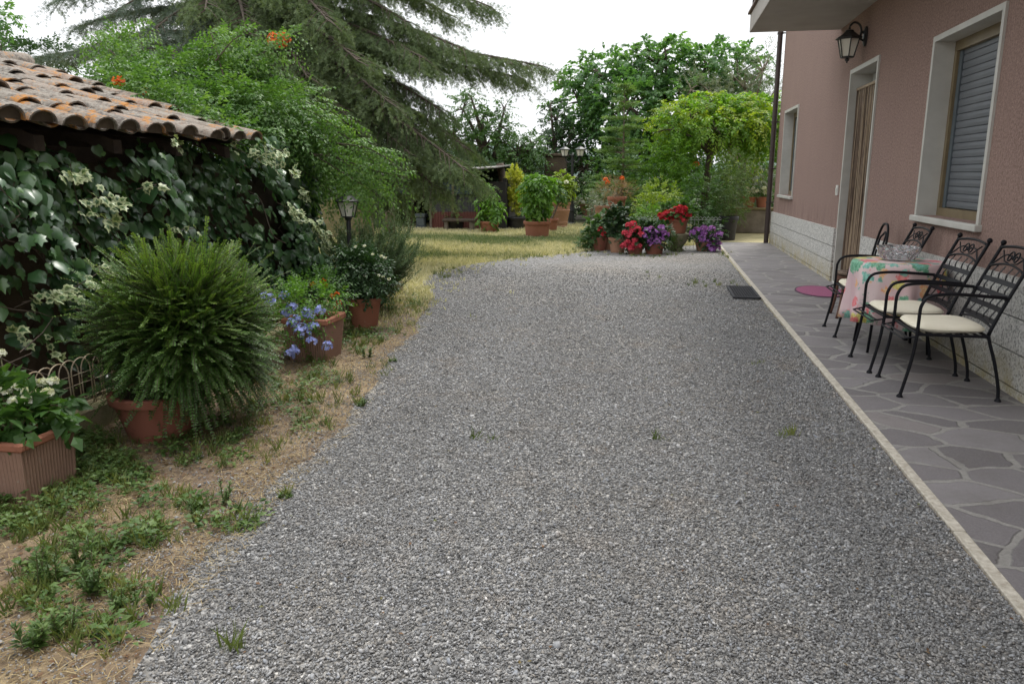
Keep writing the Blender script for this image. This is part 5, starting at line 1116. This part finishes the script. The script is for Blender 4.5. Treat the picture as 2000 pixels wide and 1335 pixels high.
# ================================================================== TREES
def tree(name, label, cat, base, blobs, mat, nsh, k, L, leaf, tmpl=LEAF, trunk_r=.15, fork=None, droop=.35, spread=.9, bark='bark', up=.15, shell=.35, group=None, ws=1., limbs=None, rscale=(0, 1), jit=.5, twigs=60):
    base = np.array(base, float); e = empty(name, base, 0, label, cat, group)
    B = [(np.array(c)-base, r) for c, r in blobs]; fork = np.array(fork if fork is not None else (0, 0, B[0][0][2]*.5))
    mb = MB(); mb.tube(smooth_path([(0,0,-.05), fork*.5+[random.uniform(-.06,.06),0,0], fork], 12), np.linspace(trunk_r*1.15, trunk_r*.75, 12), 10); 
    mb.build('trunk', M[bark], e, True)
    O_, out, bi, f = in_blobs(B, nsh, shell)
    lb = MB()
    for c, r in B: lb.tube(bez(fork-[0,0,.05], (fork+c)/2+[0,0,.15*np.linalg.norm(c-fork)], c, 9), np.linspace(trunk_r*.6, trunk_r*.16, 9), 7)
    for i in RNG.choice(nsh, min(twigs, nsh), replace=False): c = B[bi[i]][0]; lb.tube(bez(c, (c+O_[i])/2+[0,0,.08], O_[i], 6), np.linspace(trunk_r*.2, .006, 6), 5)
    lb.build('limbs', M[bark], e, True)
    D = nrm(out+RNG.normal(0, jit, out.shape)+[0, 0, up]); l_, d_, n_, r_, t_ = sprays(O_, D, RNG.uniform(L*.6, L*1.25, nsh), k, droop, spread)
    mb = MB(); mb.leaves(tmpl, l_, d_, n_, RNG.uniform(leaf*.7, leaf*1.2, len(l_)), rscale[0]+(rscale[1]-rscale[0])*r_, ws); mb.build('crown', M[mat], e)
    return e
# big fig-like tree in the middle distance
Y = 27
tree('fig_tree', 'tall broad leaved green tree behind the wisteria and sapling', 'tree', (PY(1300,440,Y)[0], Y, 0),
     [blob(1290,130,Y,75,50,.9), blob(1180,150,Y,70,50,.9), blob(1380,130,Y,70,45,.9), blob(1440,150,Y-.5,55,55,.9), blob(1130,200,Y,50,55,.9), blob(1230,210,Y-1,80,65,.9), blob(1330,220,Y-1,80,65,.9), blob(1160,270,Y,60,60,.9), blob(1270,285,Y-.5,80,60,.9), blob(1420,215,Y,60,45,.9), blob(1300,100,Y,35,25,.9), blob(1245,120,Y,40,25,.9)],
     'fig', 2200, 9, .40, .17, LEAF, .2, (0, 0, 1.6), .45, .85, 'bark', .2, .4, ws=1.35, twigs=120)
Y = 25
tree('olive_tree', 'silvery olive tree rising above the wisteria near the downpipe', 'tree', (PY(1440,440,Y)[0], Y, 0), [blob(1455,175,Y,50,40,.8), blob(1390,190,Y,45,35,.8), blob(1490,140,Y,28,40,.8), blob(1350,175,Y,30,30,.8), blob(1425,220,Y,70,40,.8), blob(1500,200,Y,40,45,.8)], 'olive', 800, 14, .42, .075, DIAM, .13, (0, 0, 1.5), .15, .6, 'bark_pale', .45, .3, ws=.55, twigs=80)
Y = 26
tree('dark_shrub_tree', 'dark ivy clad small tree behind the double lantern lamp', 'tree', (PY(1085,440,Y)[0], Y, 0), [blob(1085,235,Y,28,38,.9), blob(1100,290,Y,45,40,.9), blob(1070,300,Y,35,40,.9), blob(1120,260,Y,30,35,.9), blob(1075,205,Y,14,16,.9), blob(1140,330,Y,50,45,.9)], 'shade', 520, 9, .3, .12, LEAF, .14, (0, 0, 1.2), .3, .9, twigs=60)
Y = 24
tree('fruit_tree', 'old leafy fruit tree with dark crooked boughs behind the shed roof', 'tree', (PY(960,440,Y)[0], Y, 0), [blob(905,215,Y,28,26,.9), blob(885,265,Y,35,32,.9), blob(950,285,Y,50,32,.9), blob(1010,295,Y,38,30,.9), blob(940,240,Y,28,24,.9), blob(975,250,Y,30,26,.9), blob(1040,290,Y,24,28,.9), blob(920,190,Y,14,14,.9), blob(985,215,Y,10,18,.9), blob(960,325,Y,70,20,.9), blob(1030,335,Y,40,18,.9)], 'mid', 1100, 9, .34, .11, LEAF, .17, (0, 0, 1.4), .3, .9, 'bark', twigs=110, rscale=(.1, 1))
Y = 33
tree('hedge_tree', 'dark broad tree behind the wisteria and low wall', 'tree', (PY(1420,440,Y)[0], Y, 0), [blob(1300,330,Y,90,70,.5), blob(1420,320,Y,80,80,.5), blob(1510,330,Y,60,80,.5), blob(1220,370,Y,80,50,.5), blob(1380,390,Y,120,50,.5), blob(1500,390,Y,70,50,.5), blob(1580,340,Y,60,70,.5), blob(1460,345,Y-3,50,50,.5), blob(1500,310,Y-3,40,40,.5)], 'mid', 1500, 9, .5, .2, LEAF, .2, (0, 0, .9), .35, .9, twigs=30)
Y = 34
tree('hedge_tree', 'dark broad tree closing the view behind the fruit tree and the far lamp', 'tree', (PY(900,440,Y)[0], Y, 0), [blob(860,330,Y,90,50,.5), blob(980,340,Y,80,40,.5), blob(1090,345,Y,80,50,.5), blob(740,330,Y,90,60,.5), blob(900,390,Y,140,40,.5), blob(1080,400,Y,100,40,.5), blob(650,340,Y,80,70,.5)], 'shade', 800, 9, .5, .2, LEAF, .2, (0, 0, .9), .35, .9, twigs=30)
Y = 30
tree('background_hedge_tree', 'dense dark green tree mass behind the fruit tree and shed', 'tree', (PY(980,440,Y)[0], Y, 0), [blob(880,310,Y,80,36,.6), blob(990,315,Y,80,26,.6), blob(800,290,Y,90,60,.6), blob(1070,330,Y,60,30,.6), blob(960,365,Y,120,40,.6)], 'shade', 700, 9, .45, .17, LEAF, .2, (0, 0, .9), .35, .9, twigs=30)
# wisteria on the pergola
Y = 21
w = tree('wisteria', 'bright yellow green wisteria canopy on a twisting trunk beside the house corner', 'climbing plant', (PY(1373,440,20.2)[0], 20.2, 0),
     [blob(1350,232,Y-.8,56,30,.9), blob(1410,222,Y,52,30,.9), blob(1318,255,Y-1,42,20,.9), blob(1395,252,Y-.8,55,20,.9), blob(1465,230,Y,50,36,.9), blob(1482,262,Y,36,24,.9), blob(1500,235,Y+.6,36,36,.8), blob(1508,275,Y+.3,24,26,.9), blob(1512,215,Y+.5,22,22,.9), blob(1440,250,Y,50,22,.9), blob(1375,205,Y,40,18,.9), blob(1440,205,Y+.4,40,16,.9)],
     'wist', 1000, 11, .40, .125, LEAF, .11, (.1, .2, 2.05), .55, .92, 'bark', .05, .45, twigs=60, ws=.9)
mb = MB(); shp = []
for (u, v, uu, vv) in ((1330,215,1255,235),(1320,225,1290,245),(1340,200,1360,185),(1440,200,1450,190),(1400,195,1410,190),(1350,210,1330,205),(1300,240,1268,248),(1470,210,1490,195)):
    p, q = PY(u, v, Y-.4), PY(uu, vv, Y-.5); tt = np.linspace(0, 1, 7)[:, None]; shp.append(p+(q-p)*tt)
shp = np.concatenate(shp)-np.array(w.location); topu = [(random.uniform(1275,1510), random.uniform(195,235), random.uniform(-1.2,.3)) for _ in range(170)]
shp = np.concatenate([shp, np.array([PY(u, v+18*abs(u-1400)/120, Y+q) for u, v, q in topu])-np.array(w.location)]); shp = shp+RNG.normal(0, .06, shp.shape); D = nrm(RNG.normal(0, .6, shp.shape)+[0, 0, .1]); l_, d_, n_, r_, t_ = sprays(shp, D, .36, 11, .5, .95); mb.leaves(LEAF, l_, d_, n_, .10, r_); mb.build('young_shoots', M['lime'], w)
# sapling conifer
Y = 20; p = PY(1212, 440, Y); e = empty('conifer_sapling', (p[0], Y, 0), 0, 'slender light green conifer sapling with open whorled branches', 'tree')
top = PY(1214, 165, Y)[2]; mb = MB(); mb.tube([(0,0,0),(.02,0,top*.5),(0,0,top)], [.05,.03,.006], 7); mb.build('trunk', M['bark_pale'], e, True)
O_, D, L = [], [], []; lb = MB()
for z in np.linspace(.35, top-.05, 19):
    for q in range(5):
        z = min(top-.03, z+random.uniform(-.09, .09))
        a = random.uniform(0, 6.28); Lb = (.95*(1-z/top)**.8+.12)*random.uniform(.7, 1.1); dv = np.array([cos(a), sin(a), .22]); pts_ = [np.array([0, 0, z])+dv*Lb*s_-np.array([0,0,.12])*Lb*s_*s_ for s_ in np.linspace(0, 1, 6)]; lb.tube(pts_, np.linspace(.012, .003, 6), 4)
        for s_ in np.linspace(.25, 1, max(4, int(Lb/.07))):
            for sg in (-1, 1): O_.append(np.array([0,0,z])+dv*Lb*s_-np.array([0,0,.12])*Lb*s_*s_); D.append(dv*.7+sg*np.array([-sin(a), cos(a), 0])*.8+[0,0,random.uniform(-.1,.2)]); L.append(.10+.18*(1-s_)*Lb)
lb.build('branches', M['bark_pale'], e); l_, d_, n_, r_, t_ = sprays(np.array(O_), np.array(D), np.array(L), 6, .1, .7); mb = MB(); mb.leaves(TUFT, l_, d_, n_, RNG.uniform(.045, .075, len(l_)), r_); mb.build('needles', M['sapling'], e)
# mixed garden shrubs behind the flower pots
SH = [('rounded_shrub', 'yellow green shrub between the stump and the red geraniums', 17.6, [(1270,405,34,30),(1290,380,30,25)], 'lime', 260, .06, (0,.75)),
      ('leafy_shrub', 'bushy green shrub just behind the cerise geraniums', 16.9, [(1268,432,26,28),(1256,415,18,18)], 'bright', 170, .06, (0,.8)),
      ('leafy_shrub', 'tall leafy shrub under the wisteria to the trunk side of the sapling', 19.6, [(1300,340,38,40),(1280,305,26,30),(1322,305,30,36),(1310,380,40,35),(1345,345,26,32)], 'wist', 480, .075, (0,.7)),
      ('leafy_shrub', 'dark dense shrub around the foot of the wisteria trunk', 18.6, [(1345,400,42,45),(1375,390,40,55),(1350,440,45,40),(1385,440,35,35)], 'mid', 480, .075, (0,.8)),
      ('rose_bush', 'airy mid green bush with an orange bloom by the wisteria trunk', 20.6, [(1340,320,35,40),(1365,350,30,45),(1330,360,30,40)], 'bright', 300, .07, (0,.7)),
      ('feathery_shrub', 'fine feathery shrub between wisteria trunk and pergola pillar', 20.0, [(1425,345,28,40),(1432,385,32,50),(1408,395,22,40)], 'weed', 560, .06, (.4,1)),
      ('leafy_shrub', 'grey green shrub behind the pots on the low wall', 22.6, [(1480,345,40,40),(1455,330,30,50),(1495,380,26,40)], 'olive', 380, .07, (0,.8)),
      ('variegated_shrub', 'cream yellow shrub glowing below the wisteria near the downpipe', 23.0, [(1462,318,24,18),(1445,350,24,26)], 'lime', 130, .10, (.5,1)),
      ('leafy_shrub', 'deep green shrub filling the bed behind the sapling', 23.5, [(1200,350,55,60),(1170,380,45,50),(1240,340,50,70),(1250,400,40,40)], 'mid', 620, .09, (0,.9)),
      ('white_flowered_shrub', 'low grey green shrub with white blooms between bowl pot and stump', 20.4, [(1185,400,30,28),(1170,415,22,18)], 'olive', 200, .06, (0,.7)),
      ('leafy_shrub', 'dark shrub in the shade behind the double lantern lamp', 26.5, [(1130,380,45,55),(1090,400,40,45),(1050,380,45,50)], 'shade', 480, .11, (0,.9)),
      ('leafy_shrub', 'low leafy plant hugging the smallest red flowered pot on the grass side', 15.7, [(1154,470,13,17),(1150,480,10,8)], 'mid', 60, .085, (0,.8)),
      ('ivy_clad_shrub', 'dark climbing shrub between the coop and the golden conifer', 22.6, [(970,360,28,38),(985,400,20,35),(955,335,30,20)], 'shade', 330, .09, (0,.8)),
      ('leafy_shrub', 'pale leafy shrub hanging over the dark shed opening', 18.9, [(800,355,28,28),(815,378,16,14),(775,350,26,16)], 'cedar', 190, .07, (.3,1)),
      ('far_tree', 'dark leafy tree at the picture edge beyond the ridge tiles', 26.0, [(20,105,55,22),(90,105,60,18),(-40,100,60,30)], 'shade', 360, .15, (0,.9)),
      ('far_tree', 'thin sprig of a small tree standing against the sky above the ridge', 24.0, [(10,35,14,14),(0,60,8,10)], 'fig', 40, .17, (0,.9))]
for (nm, lab, yy, bb, mt, n, lf, rs_) in SH:
    b0 = PY(bb[0][0], 440, yy); e = empty(nm, (b0[0], yy, 0), 0, lab, 'tree' if 'tree' in nm else 'shrub'); B = []
    for (u, v, ru, rv) in bb: c, r_ = blob(u, v, yy, ru, rv, .8); B.append((c-np.array(e.location), r_))
    bush(e, B, M[mt], n, 9, lf*2.6, lf, LEAF, .3, .88, base=(0,0,0), up=.35, shell=.25, rscale=rs_, smat=M['bark'])
    if nm == 'rose_bush': flower_cluster('flower_head', e, PY(1359, 322, yy-.5)-np.array(e.location), .07, 16, M['orange'], .06)
    if nm == 'white_flowered_shrub':
        for k in range(8): flower_cluster('flower_head', e, PY(random.uniform(1165,1200), random.uniform(382,410), yy-.4)-np.array(e.location), .06, 12, M['whitep'], .05)
# ---- the cedar
TB = np.array([-8.0, 14.2, 0.]); ced = empty('cedar', TB, 0, 'huge cedar with drooping grey green boughs over the back of the yard', 'tree')
mb = MB(); mb.tube([(0,0,-.1),(.05,0,1.5),(0,.1,4),(-.05,.05,7),(0,0,11.5)], [.42,.36,.30,.2,.05], 14); mb.build('trunk', M['bark'], ced, True)
LIMBS = []
def limb(u, v, y, z0, mid=.5, blue=False): 
    q = PY(u, v, y)-TB; p = np.array([0, 0, z0]); LIMBS.append((p, (p+q)/2+[0, 0, mid], q, blue))
for a in ((1055,128,13.2,4.1,.25),(1010,150,13.6,3.9,.25),(955,12,13.6,5.0,.7),(905,95,12.6,4.6,.5),(930,350,12.6,3.3,.9),(880,325,12.0,3.0,.9),(845,360,12.0,2.8,.9),(800,300,11.6,3.3,.8),(745,375,11.6,2.6,.8),(860,215,12.6,3.9,.7),(880,30,14.5,5.4,.6),(820,110,11.8,4.5,.5),(760,200,11.0,3.9,.7),(700,120,10.8,4.6,.5),(640,40,10.8,5.2,.6),(720,-40,12,6.0,.7),(560,-20,10.9,5.6,.5),(480,60,10.8,5.0,.5),(400,20,11.0,5.4,.5),(680,230,10.8,3.8,.6),(600,150,10.6,4.4,.6),(520,190,10.8,3.6,.5),(850,-60,12.5,6.5,.6),(790,40,12.2,5.2,.5),(740,300,11.2,3.2,.8),(910,290,13.2,3.6,.9),(660,-80,11.4,7.0,.5),(820,-100,14,7.4,.5),(960,-80,14,7.0,.5),(350,-60,11.5,6.6,.5),(690,395,11.4,2.4,.7),(770,390,12.4,2.5,.8),(860,375,13.0,2.7,.9),(650,340,10.4,2.8,.7),(905,330,11.6,3.2,1.0)): limb(*a)
for a in ((300,60,11.6,4.6,.4),(190,85,12.2,3.9,.4),(120,0,13.2,5.2,.3),(230,20,12.6,5.0,.4),(90,110,13.0,3.9,.2),(330,110,11.0,3.8,.5),(260,110,11.4,3.6,.5),(410,90,10.8,4.4,.5),(160,50,13.6,4.5,.3),(140,-60,13,6.2,.3)): limb(*a, True)
lb = MB(); OO = {0: [], 1: []}; DD = {0: [], 1: []}; LL = {0: [], 1: []}
for (p, m_, q, bl2) in LIMBS:
    q = q+[0, 0, .0]; W = bez(p, m_, q, 26); lb.tube(W, np.linspace(.085, .010, 26), 6)
    tot = np.sum(np.linalg.norm(np.diff(W, axis=0), axis=1)); nb = int(tot/.12); T = nrm(np.gradient(W, axis=0))
    for s_ in np.linspace(.16, 1, nb):
        i = s_*25; i0 = min(int(i), 24); c = W[i0]+(W[i0+1]-W[i0])*(i-i0); tn = T[i0]; sd_ = nrm(np.cross(tn, [0, 0, 1]))
        for sg in (-1, 1):
            if random.random() < .12: continue
            Lb = random.uniform(.55, 1.05)*(1.15-.75*s_)*min(1, tot/4); D = nrm(tn*random.uniform(.5, .9)+sg*sd_*random.uniform(.5, .9)+[0, 0, random.uniform(-.15, .18)])
            pts_ = np.array([c+D*Lb*s2-np.array([0, 0, .30])*Lb*s2*s2 for s2 in np.linspace(0, 1, 6)]); lb.tube(pts_, np.linspace(.012, .003, 6), 3, False)
            ntw = max(4, int(Lb/.036))
            for s2 in np.linspace(.1, 1, ntw):
                o_ = c+D*Lb*s2-np.array([0, 0, .30])*Lb*s2*s2; sg2 = random.choice((-1, 1)); sd2 = np.cross(D, [0, 0, 1])
                OO[bl2].append(o_); DD[bl2].append(D*random.uniform(.3, .9)+sg2*sd2*random.uniform(.1, .7)+[0, 0, random.uniform(-1.0, .1) if not bl2 else random.uniform(-.5, .2)]); LL[bl2].append(random.uniform(.14, .42)*(1.1-.4*s2))
lb.build('limbs', M['bark'], ced)
for key, mt in ((0, 'cedar'), (1, 'cedar_blue')):
    n = len(OO[key]); l_, d_, n_, r_, t_ = sprays(np.array(OO[key]), np.array(DD[key]), np.array(LL[key]), 8, .18, .55, 'radial'); mb = MB(); mb.leaves(TUFT, l_, d_, n_, RNG.uniform(.032, .055, len(l_)), r_); mb.build('needles', M[mt], ced)
    print('cedar', key, n)
print('limbs', len(LIMBS))
# ================================================================== GROUND VEGETATION
def ground_pts(n, u0, u1, v0, v1):
    P = np.array([G(a, b_)[:2] for a, b_ in zip(RNG.uniform(u0, u1, n), RNG.uniform(v0, v1, n))]); return P
def off_gravel(P, mar=0.):
    return ~inside(P, poly)
def ell(u, v, ru, rv, n):
    a = RNG.uniform(0, 2*pi, n); r = np.sqrt(RNG.uniform(0, 1, n)); return np.array([G(x, y)[:2] for x, y in zip(u+ru*r*np.cos(a), v+rv*r*np.sin(a))])
# dry lawn blades at the back
P = cand(75000, -9, 1.2, 7.0, 23.5); de = np.sqrt(np.min([(P[:, 0]-q[0])**2+(P[:, 1]-q[1])**2 for q in EDGE[::4]], axis=0)); P = P[(off_gravel(P) | (RNG.uniform(0, 1, len(P)) < .40*np.exp(-de/.16))) & infov(P) & (P[:, 0] > -7.5)]
w_ = np.clip((P[:, 1]-6.5)/3, .35, 1); P = P[RNG.uniform(0, 1, len(P)) < w_]
pat = .5+.5*np.sin(P[:, 0]*1.3+P[:, 1]*.55)*np.sin(P[:, 1]*1.05+.7+.4*P[:, 0])
pat = np.clip(1-.9*np.exp(-((P[:, 1]-17.6-.25*np.sin(P[:, 0]*2))/1.0)**2)*(P[:, 0] < -1.2)-.55*np.exp(-((P[:, 1]-14.0)/.55)**2)*(P[:, 0] < -2)+.25*RNG.normal(0, 1, len(P))-.35*(pat > .70)-.12, .02, 1)  # green band in front of the pots paints their shadow into the blades
mb = MB()
for k in range(4):
    n = len(P); d = np.stack([RNG.normal(0, .5, n), RNG.normal(0, .5, n), np.full(n, 1.)], 1); no = np.stack([RNG.normal(0, 1, n), -np.ones(n), np.full(n, .2)], 1)
    mb.leaves(BLADE, np.c_[P+RNG.normal(0, .03, (n, 2)), np.zeros(n)], d, no, RNG.uniform(.03, .085, n)*np.clip(.5+P[:, 1]/25, .5, 1.3), np.clip(pat+RNG.normal(0, .1, n), 0, 1), 3.2)
tag(mb.build('lawn_grass', M['lawnblade']), 'sunburnt yellow lawn with greener patches and plant shade coloured in at the back of the yard', 'grass', kind='stuff')
# straw litter lying on the strip beside the gravel
P = cand(90000, -3.3, -.9, 1.7, 9); d2 = np.full(len(P), 9.)
for i in range(0, len(EDGE), 2): d2 = np.minimum(d2, (P[:, 0]-EDGE[i, 0])**2+(P[:, 1]-EDGE[i, 1])**2)
P = P[infov(P) & (off_gravel(P) | (d2 < .12**2*RNG.uniform(0, 1, len(P)))) & (RNG.uniform(0, 1, len(P)) < .35+.5*(np.sin(P[:, 0]*5+P[:, 1]*3)*np.sin(P[:, 1]*4.3) > -.2))]
n = len(P); a = RNG.uniform(0, 2*pi, n); d = np.stack([np.cos(a), np.sin(a), RNG.uniform(-.02, .22, n)], 1); mb = MB(); mb.leaves(BLADE, np.c_[P, RNG.uniform(.004, .015, n)], d, np.stack([RNG.normal(0,.2,n), RNG.normal(0,.2,n), np.ones(n)], 1), RNG.uniform(.02, .075, n), RNG.beta(2, 1.6, n), RNG.uniform(.4, .9, n))
tag(mb.build('straw_litter', M['drygrass']), 'dry straw and dead grass littering the soil beside the gravel', 'straw', kind='stuff')
P = cand(6000, -3.3, -1., 1.7, 7); P = P[infov(P) & off_gravel(P)]; n = len(P)
mb = MB(); mb.leaves(DIAM, np.c_[P, RNG.uniform(.005,.012,n)], np.stack([RNG.normal(0,1,n), RNG.normal(0,1,n), np.zeros(n)], 1), np.stack([RNG.normal(0,.3,n), RNG.normal(0,.3,n), np.ones(n)], 1), RNG.uniform(.01, .03, n), RNG.beta(1.2, 2, n), 1.2); tag(mb.build('dead_leaves', M['dry']), 'small russet dead leaves scattered on the soil', 'dead leaves', kind='stuff')
P = cand(1500, -2.6, 1.25, 1.7, 12); P = P[infov(P) & inside(P, poly) & (RNG.uniform(0, 1, len(P)) < .25+.6*(np.sin(P[:, 0]*3.1+P[:, 1])*np.sin(P[:, 1]*1.9) > .55))]; n = len(P)
mb = MB(); mb.leaves(DIAM, np.c_[P, np.full(n, .018)], np.stack([RNG.normal(0,1,n), RNG.normal(0,1,n), RNG.normal(0,.1,n)], 1), np.stack([RNG.normal(0,.3,n), RNG.normal(0,.3,n), np.ones(n)], 1), RNG.uniform(.010, .026, n), RNG.uniform(0, 1, n), 1.1); tag(mb.build('leaf_litter', M['dry']), 'tiny dry leaf bits lying on the gravel', 'dead leaves', kind='stuff')
# low green ground cover: rosettes of little leaves
GC = [(60,985,75,45,70),(150,960,60,40,60),(30,1030,45,25,30),(190,905,60,30,46),(240,930,40,20,20),(180,870,40,20,24),(230,1050,80,28,36),(300,1040,35,18,16),(200,1130,45,35,24),(100,1130,45,35,30),(130,1225,50,25,16),(60,1180,40,20,14),(440,1010,60,28,18),(300,975,60,20,16),(420,900,50,20,14),(560,760,50,25,24),(640,735,40,20,22),(560,800,60,25,18),(490,800,40,25,18),(600,690,40,18,16),(690,665,40,22,40),(740,600,40,18,20),(790,590,30,14,10),(720,650,50,20,18),(450,850,50,20,14),(330,870,50,20,20),(270,1180,50,30,10),(200,1250,60,25,14),(380,990,30,12,8),(510,735,30,14,10),(700,620,30,14,20),(600,840,40,14,8),(140,1080,50,20,10),(770,560,30,12,12),(815,600,20,10,6),(40,940,40,20,20)]
cl = np.concatenate([ell(u, v, ru*1.1, rv*1.1, max(3, int(n*(.32 if v > 1060 else .5 if v > 940 else .9)))) for u, v, ru, rv, n in GC]); n = len(cl)
k = 15; a = RNG.uniform(0, 2*pi, (n, k)); rr = RNG.uniform(0, .06, (n, k)); hgt = RNG.uniform(.005, .06, (n, k))*RNG.uniform(.3, 1.3, (n, 1))
L3 = np.stack([cl[:, :1]+rr*np.cos(a), cl[:, 1:]+rr*np.sin(a), hgt], 2).reshape(-1, 3); d3 = np.stack([np.cos(a), np.sin(a), RNG.uniform(-.1, .6, (n, k))], 2).reshape(-1, 3)
mb = MB(); srn = np.repeat(RNG.uniform(0, .75, n), k); mb.leaves(LEAF, L3, d3, np.array([0, 0, 1.])+RNG.normal(0, .3, d3.shape), np.repeat(RNG.uniform(.018, .042, n), k), np.clip(srn+RNG.uniform(0, .25, n*k), 0, 1), 1.3)
# clover-like runners
n = 1500; P = np.concatenate([ell(u, v, ru*1.3, rv*1.3, max(6, m_*2)) for u, v, ru, rv, m_ in GC]); n = len(P); a = RNG.uniform(0, 2*pi, n); mb.leaves(LEAF, np.c_[P, RNG.uniform(.003, .03, n)], np.stack([np.cos(a), np.sin(a), RNG.uniform(0, .4, n)], 1), np.array([0, 0, 1.])+RNG.normal(0, .25, (n, 3)), RNG.uniform(.012, .03, n), RNG.uniform(0, .9, n), 1.4)
tag(mb.build('ground_cover', M['weed']), 'low green ground cover creeping between the pots and the gravel', 'ground cover', kind='stuff')
# grass tufts on the strip and sprinkled over the gravel edge
TU = [(u, v, ru*1.5, rv*1.4, m_//2+5) for u, v, ru, rv, m_ in GC]+[(720,700,50,50,16),(640,770,60,40,20),(500,870,70,40,16),(950,860,30,6,2),(1480,715,20,8,2),(1300,855,30,8,2),(1540,850,20,6,3),(985,500,60,8,24),(1390,555,60,7,14),(870,535,40,10,24),(1150,495,70,7,40),(1290,500,70,5,24),(1270,540,30,8,5),(1420,500,18,8,14),(760,715,16,10,3),(560,970,6,3,3),(450,1270,20,12,4),(705,790,10,6,4)]
tp = np.concatenate([ell(*t_) for t_ in TU]); n = len(tp); k = 14
a = RNG.uniform(0, 2*pi, (n, k)); d3 = np.stack([.55*np.cos(a)*RNG.uniform(.2, 1.4, (n, k)), .55*np.sin(a)*RNG.uniform(.2, 1.4, (n, k)), np.ones((n, k))], 2).reshape(-1, 3)
L3 = np.stack([tp[:, :1]+RNG.normal(0, .014, (n, k)), tp[:, 1:]+RNG.normal(0, .014, (n, k)), np.zeros((n, k))], 2).reshape(-1, 3)
mb = MB(); mb.leaves(BLADE, L3, d3, np.stack([np.sin(a), -np.cos(a), np.full((n, k), .3)], 2).reshape(-1, 3), (RNG.uniform(.025, .10, (n, 1))*RNG.uniform(.6, 1.1, (n, k))).ravel(), np.clip(np.repeat(RNG.uniform(0, .8, n), k)+RNG.uniform(0, .2, n*k), 0, 1), 1.25)
tag(mb.build('grass_tufts', M['grassy']), 'short green grass tufts along the gravel edge', 'grass', kind='stuff')
# single upright weeds
def weed(u, v, h, ns, label, lf=.05, mat='weed', sp=.35, wsc=.75):
    g_ = G(u, v); e_ = empty('weed', (g_[0], g_[1], 0), 0, label, 'weed', 'upright weeds beside the gravel')
    a_ = RNG.uniform(0, 2*pi, ns); O_ = np.stack([.02*np.cos(a_), .02*np.sin(a_), np.zeros(ns)], 1); D_ = np.stack([sp*np.cos(a_)*RNG.uniform(.1, 1, ns), sp*np.sin(a_)*RNG.uniform(.1, 1, ns), np.ones(ns)], 1); L_ = h*RNG.uniform(.6, 1.05, ns)
    l_, d_, n_, r_, t_ = sprays(O_, D_, L_, 30, .05, .75, 'radial', t0=.06); m_ = MB(); m_.leaves(LEAF, l_, d_+[0, 0, .15], n_, lf*RNG.uniform(.6, 1.1, len(l_))*(1.1-.5*t_), r_, wsc); m_.build('leaves', M[mat], e_)
    s_ = MB()
    for i in range(ns): s_.tube([O_[i]+nrm(D_[i])*L_[i]*q for q in np.linspace(0, .97, 4)], .0025, 4)
    s_.build('stem', M['stem'], e_)
for w in ((78,1150,.20,3,'tall dark spiky weed with two shoots, on the straw left of the leafy patch',.042),(100,1140,.17,4,'dense low weed leaning against the tallest spiky weed',.04),(185,1160,.15,6,'bushy light green weed with narrow leaves on the dry strip',.05),(170,1110,.15,4,'narrow leaved weed just above the bushy light green one',.05),(65,1265,.10,6,'pale spreading weed nearest the lower picture corner',.05),(125,1240,.11,3,'small upright weed in the bare soil patch near the picture bottom',.04),(437,985,.13,3,'upright bright weed standing right at the gravel edge',.04),(390,1005,.09,3,'small pale weed a hand from the upright edge weed',.035),(280,1190,.08,3,'small weed where dry soil meets gravel',.035),(558,975,.03,5,'tiny dark rosette growing alone in the gravel',.025),(717,700,.09,5,'leafy weed at the gravel edge near the blue flower planter',.04),(745,668,.07,4,'small weed at the gravel edge near the white flowered pot',.035),(766,708,.03,5,'flat little weed alone in the gravel beside the plumbago',.03),(705,795,.06,4,'little weed in the gravel edge below the plumbago planter',.03),(225,1190,.07,4,'small weed between the bushy weed and the gravel',.035)): weed(*w)
for q in ('ground_cover',): pass
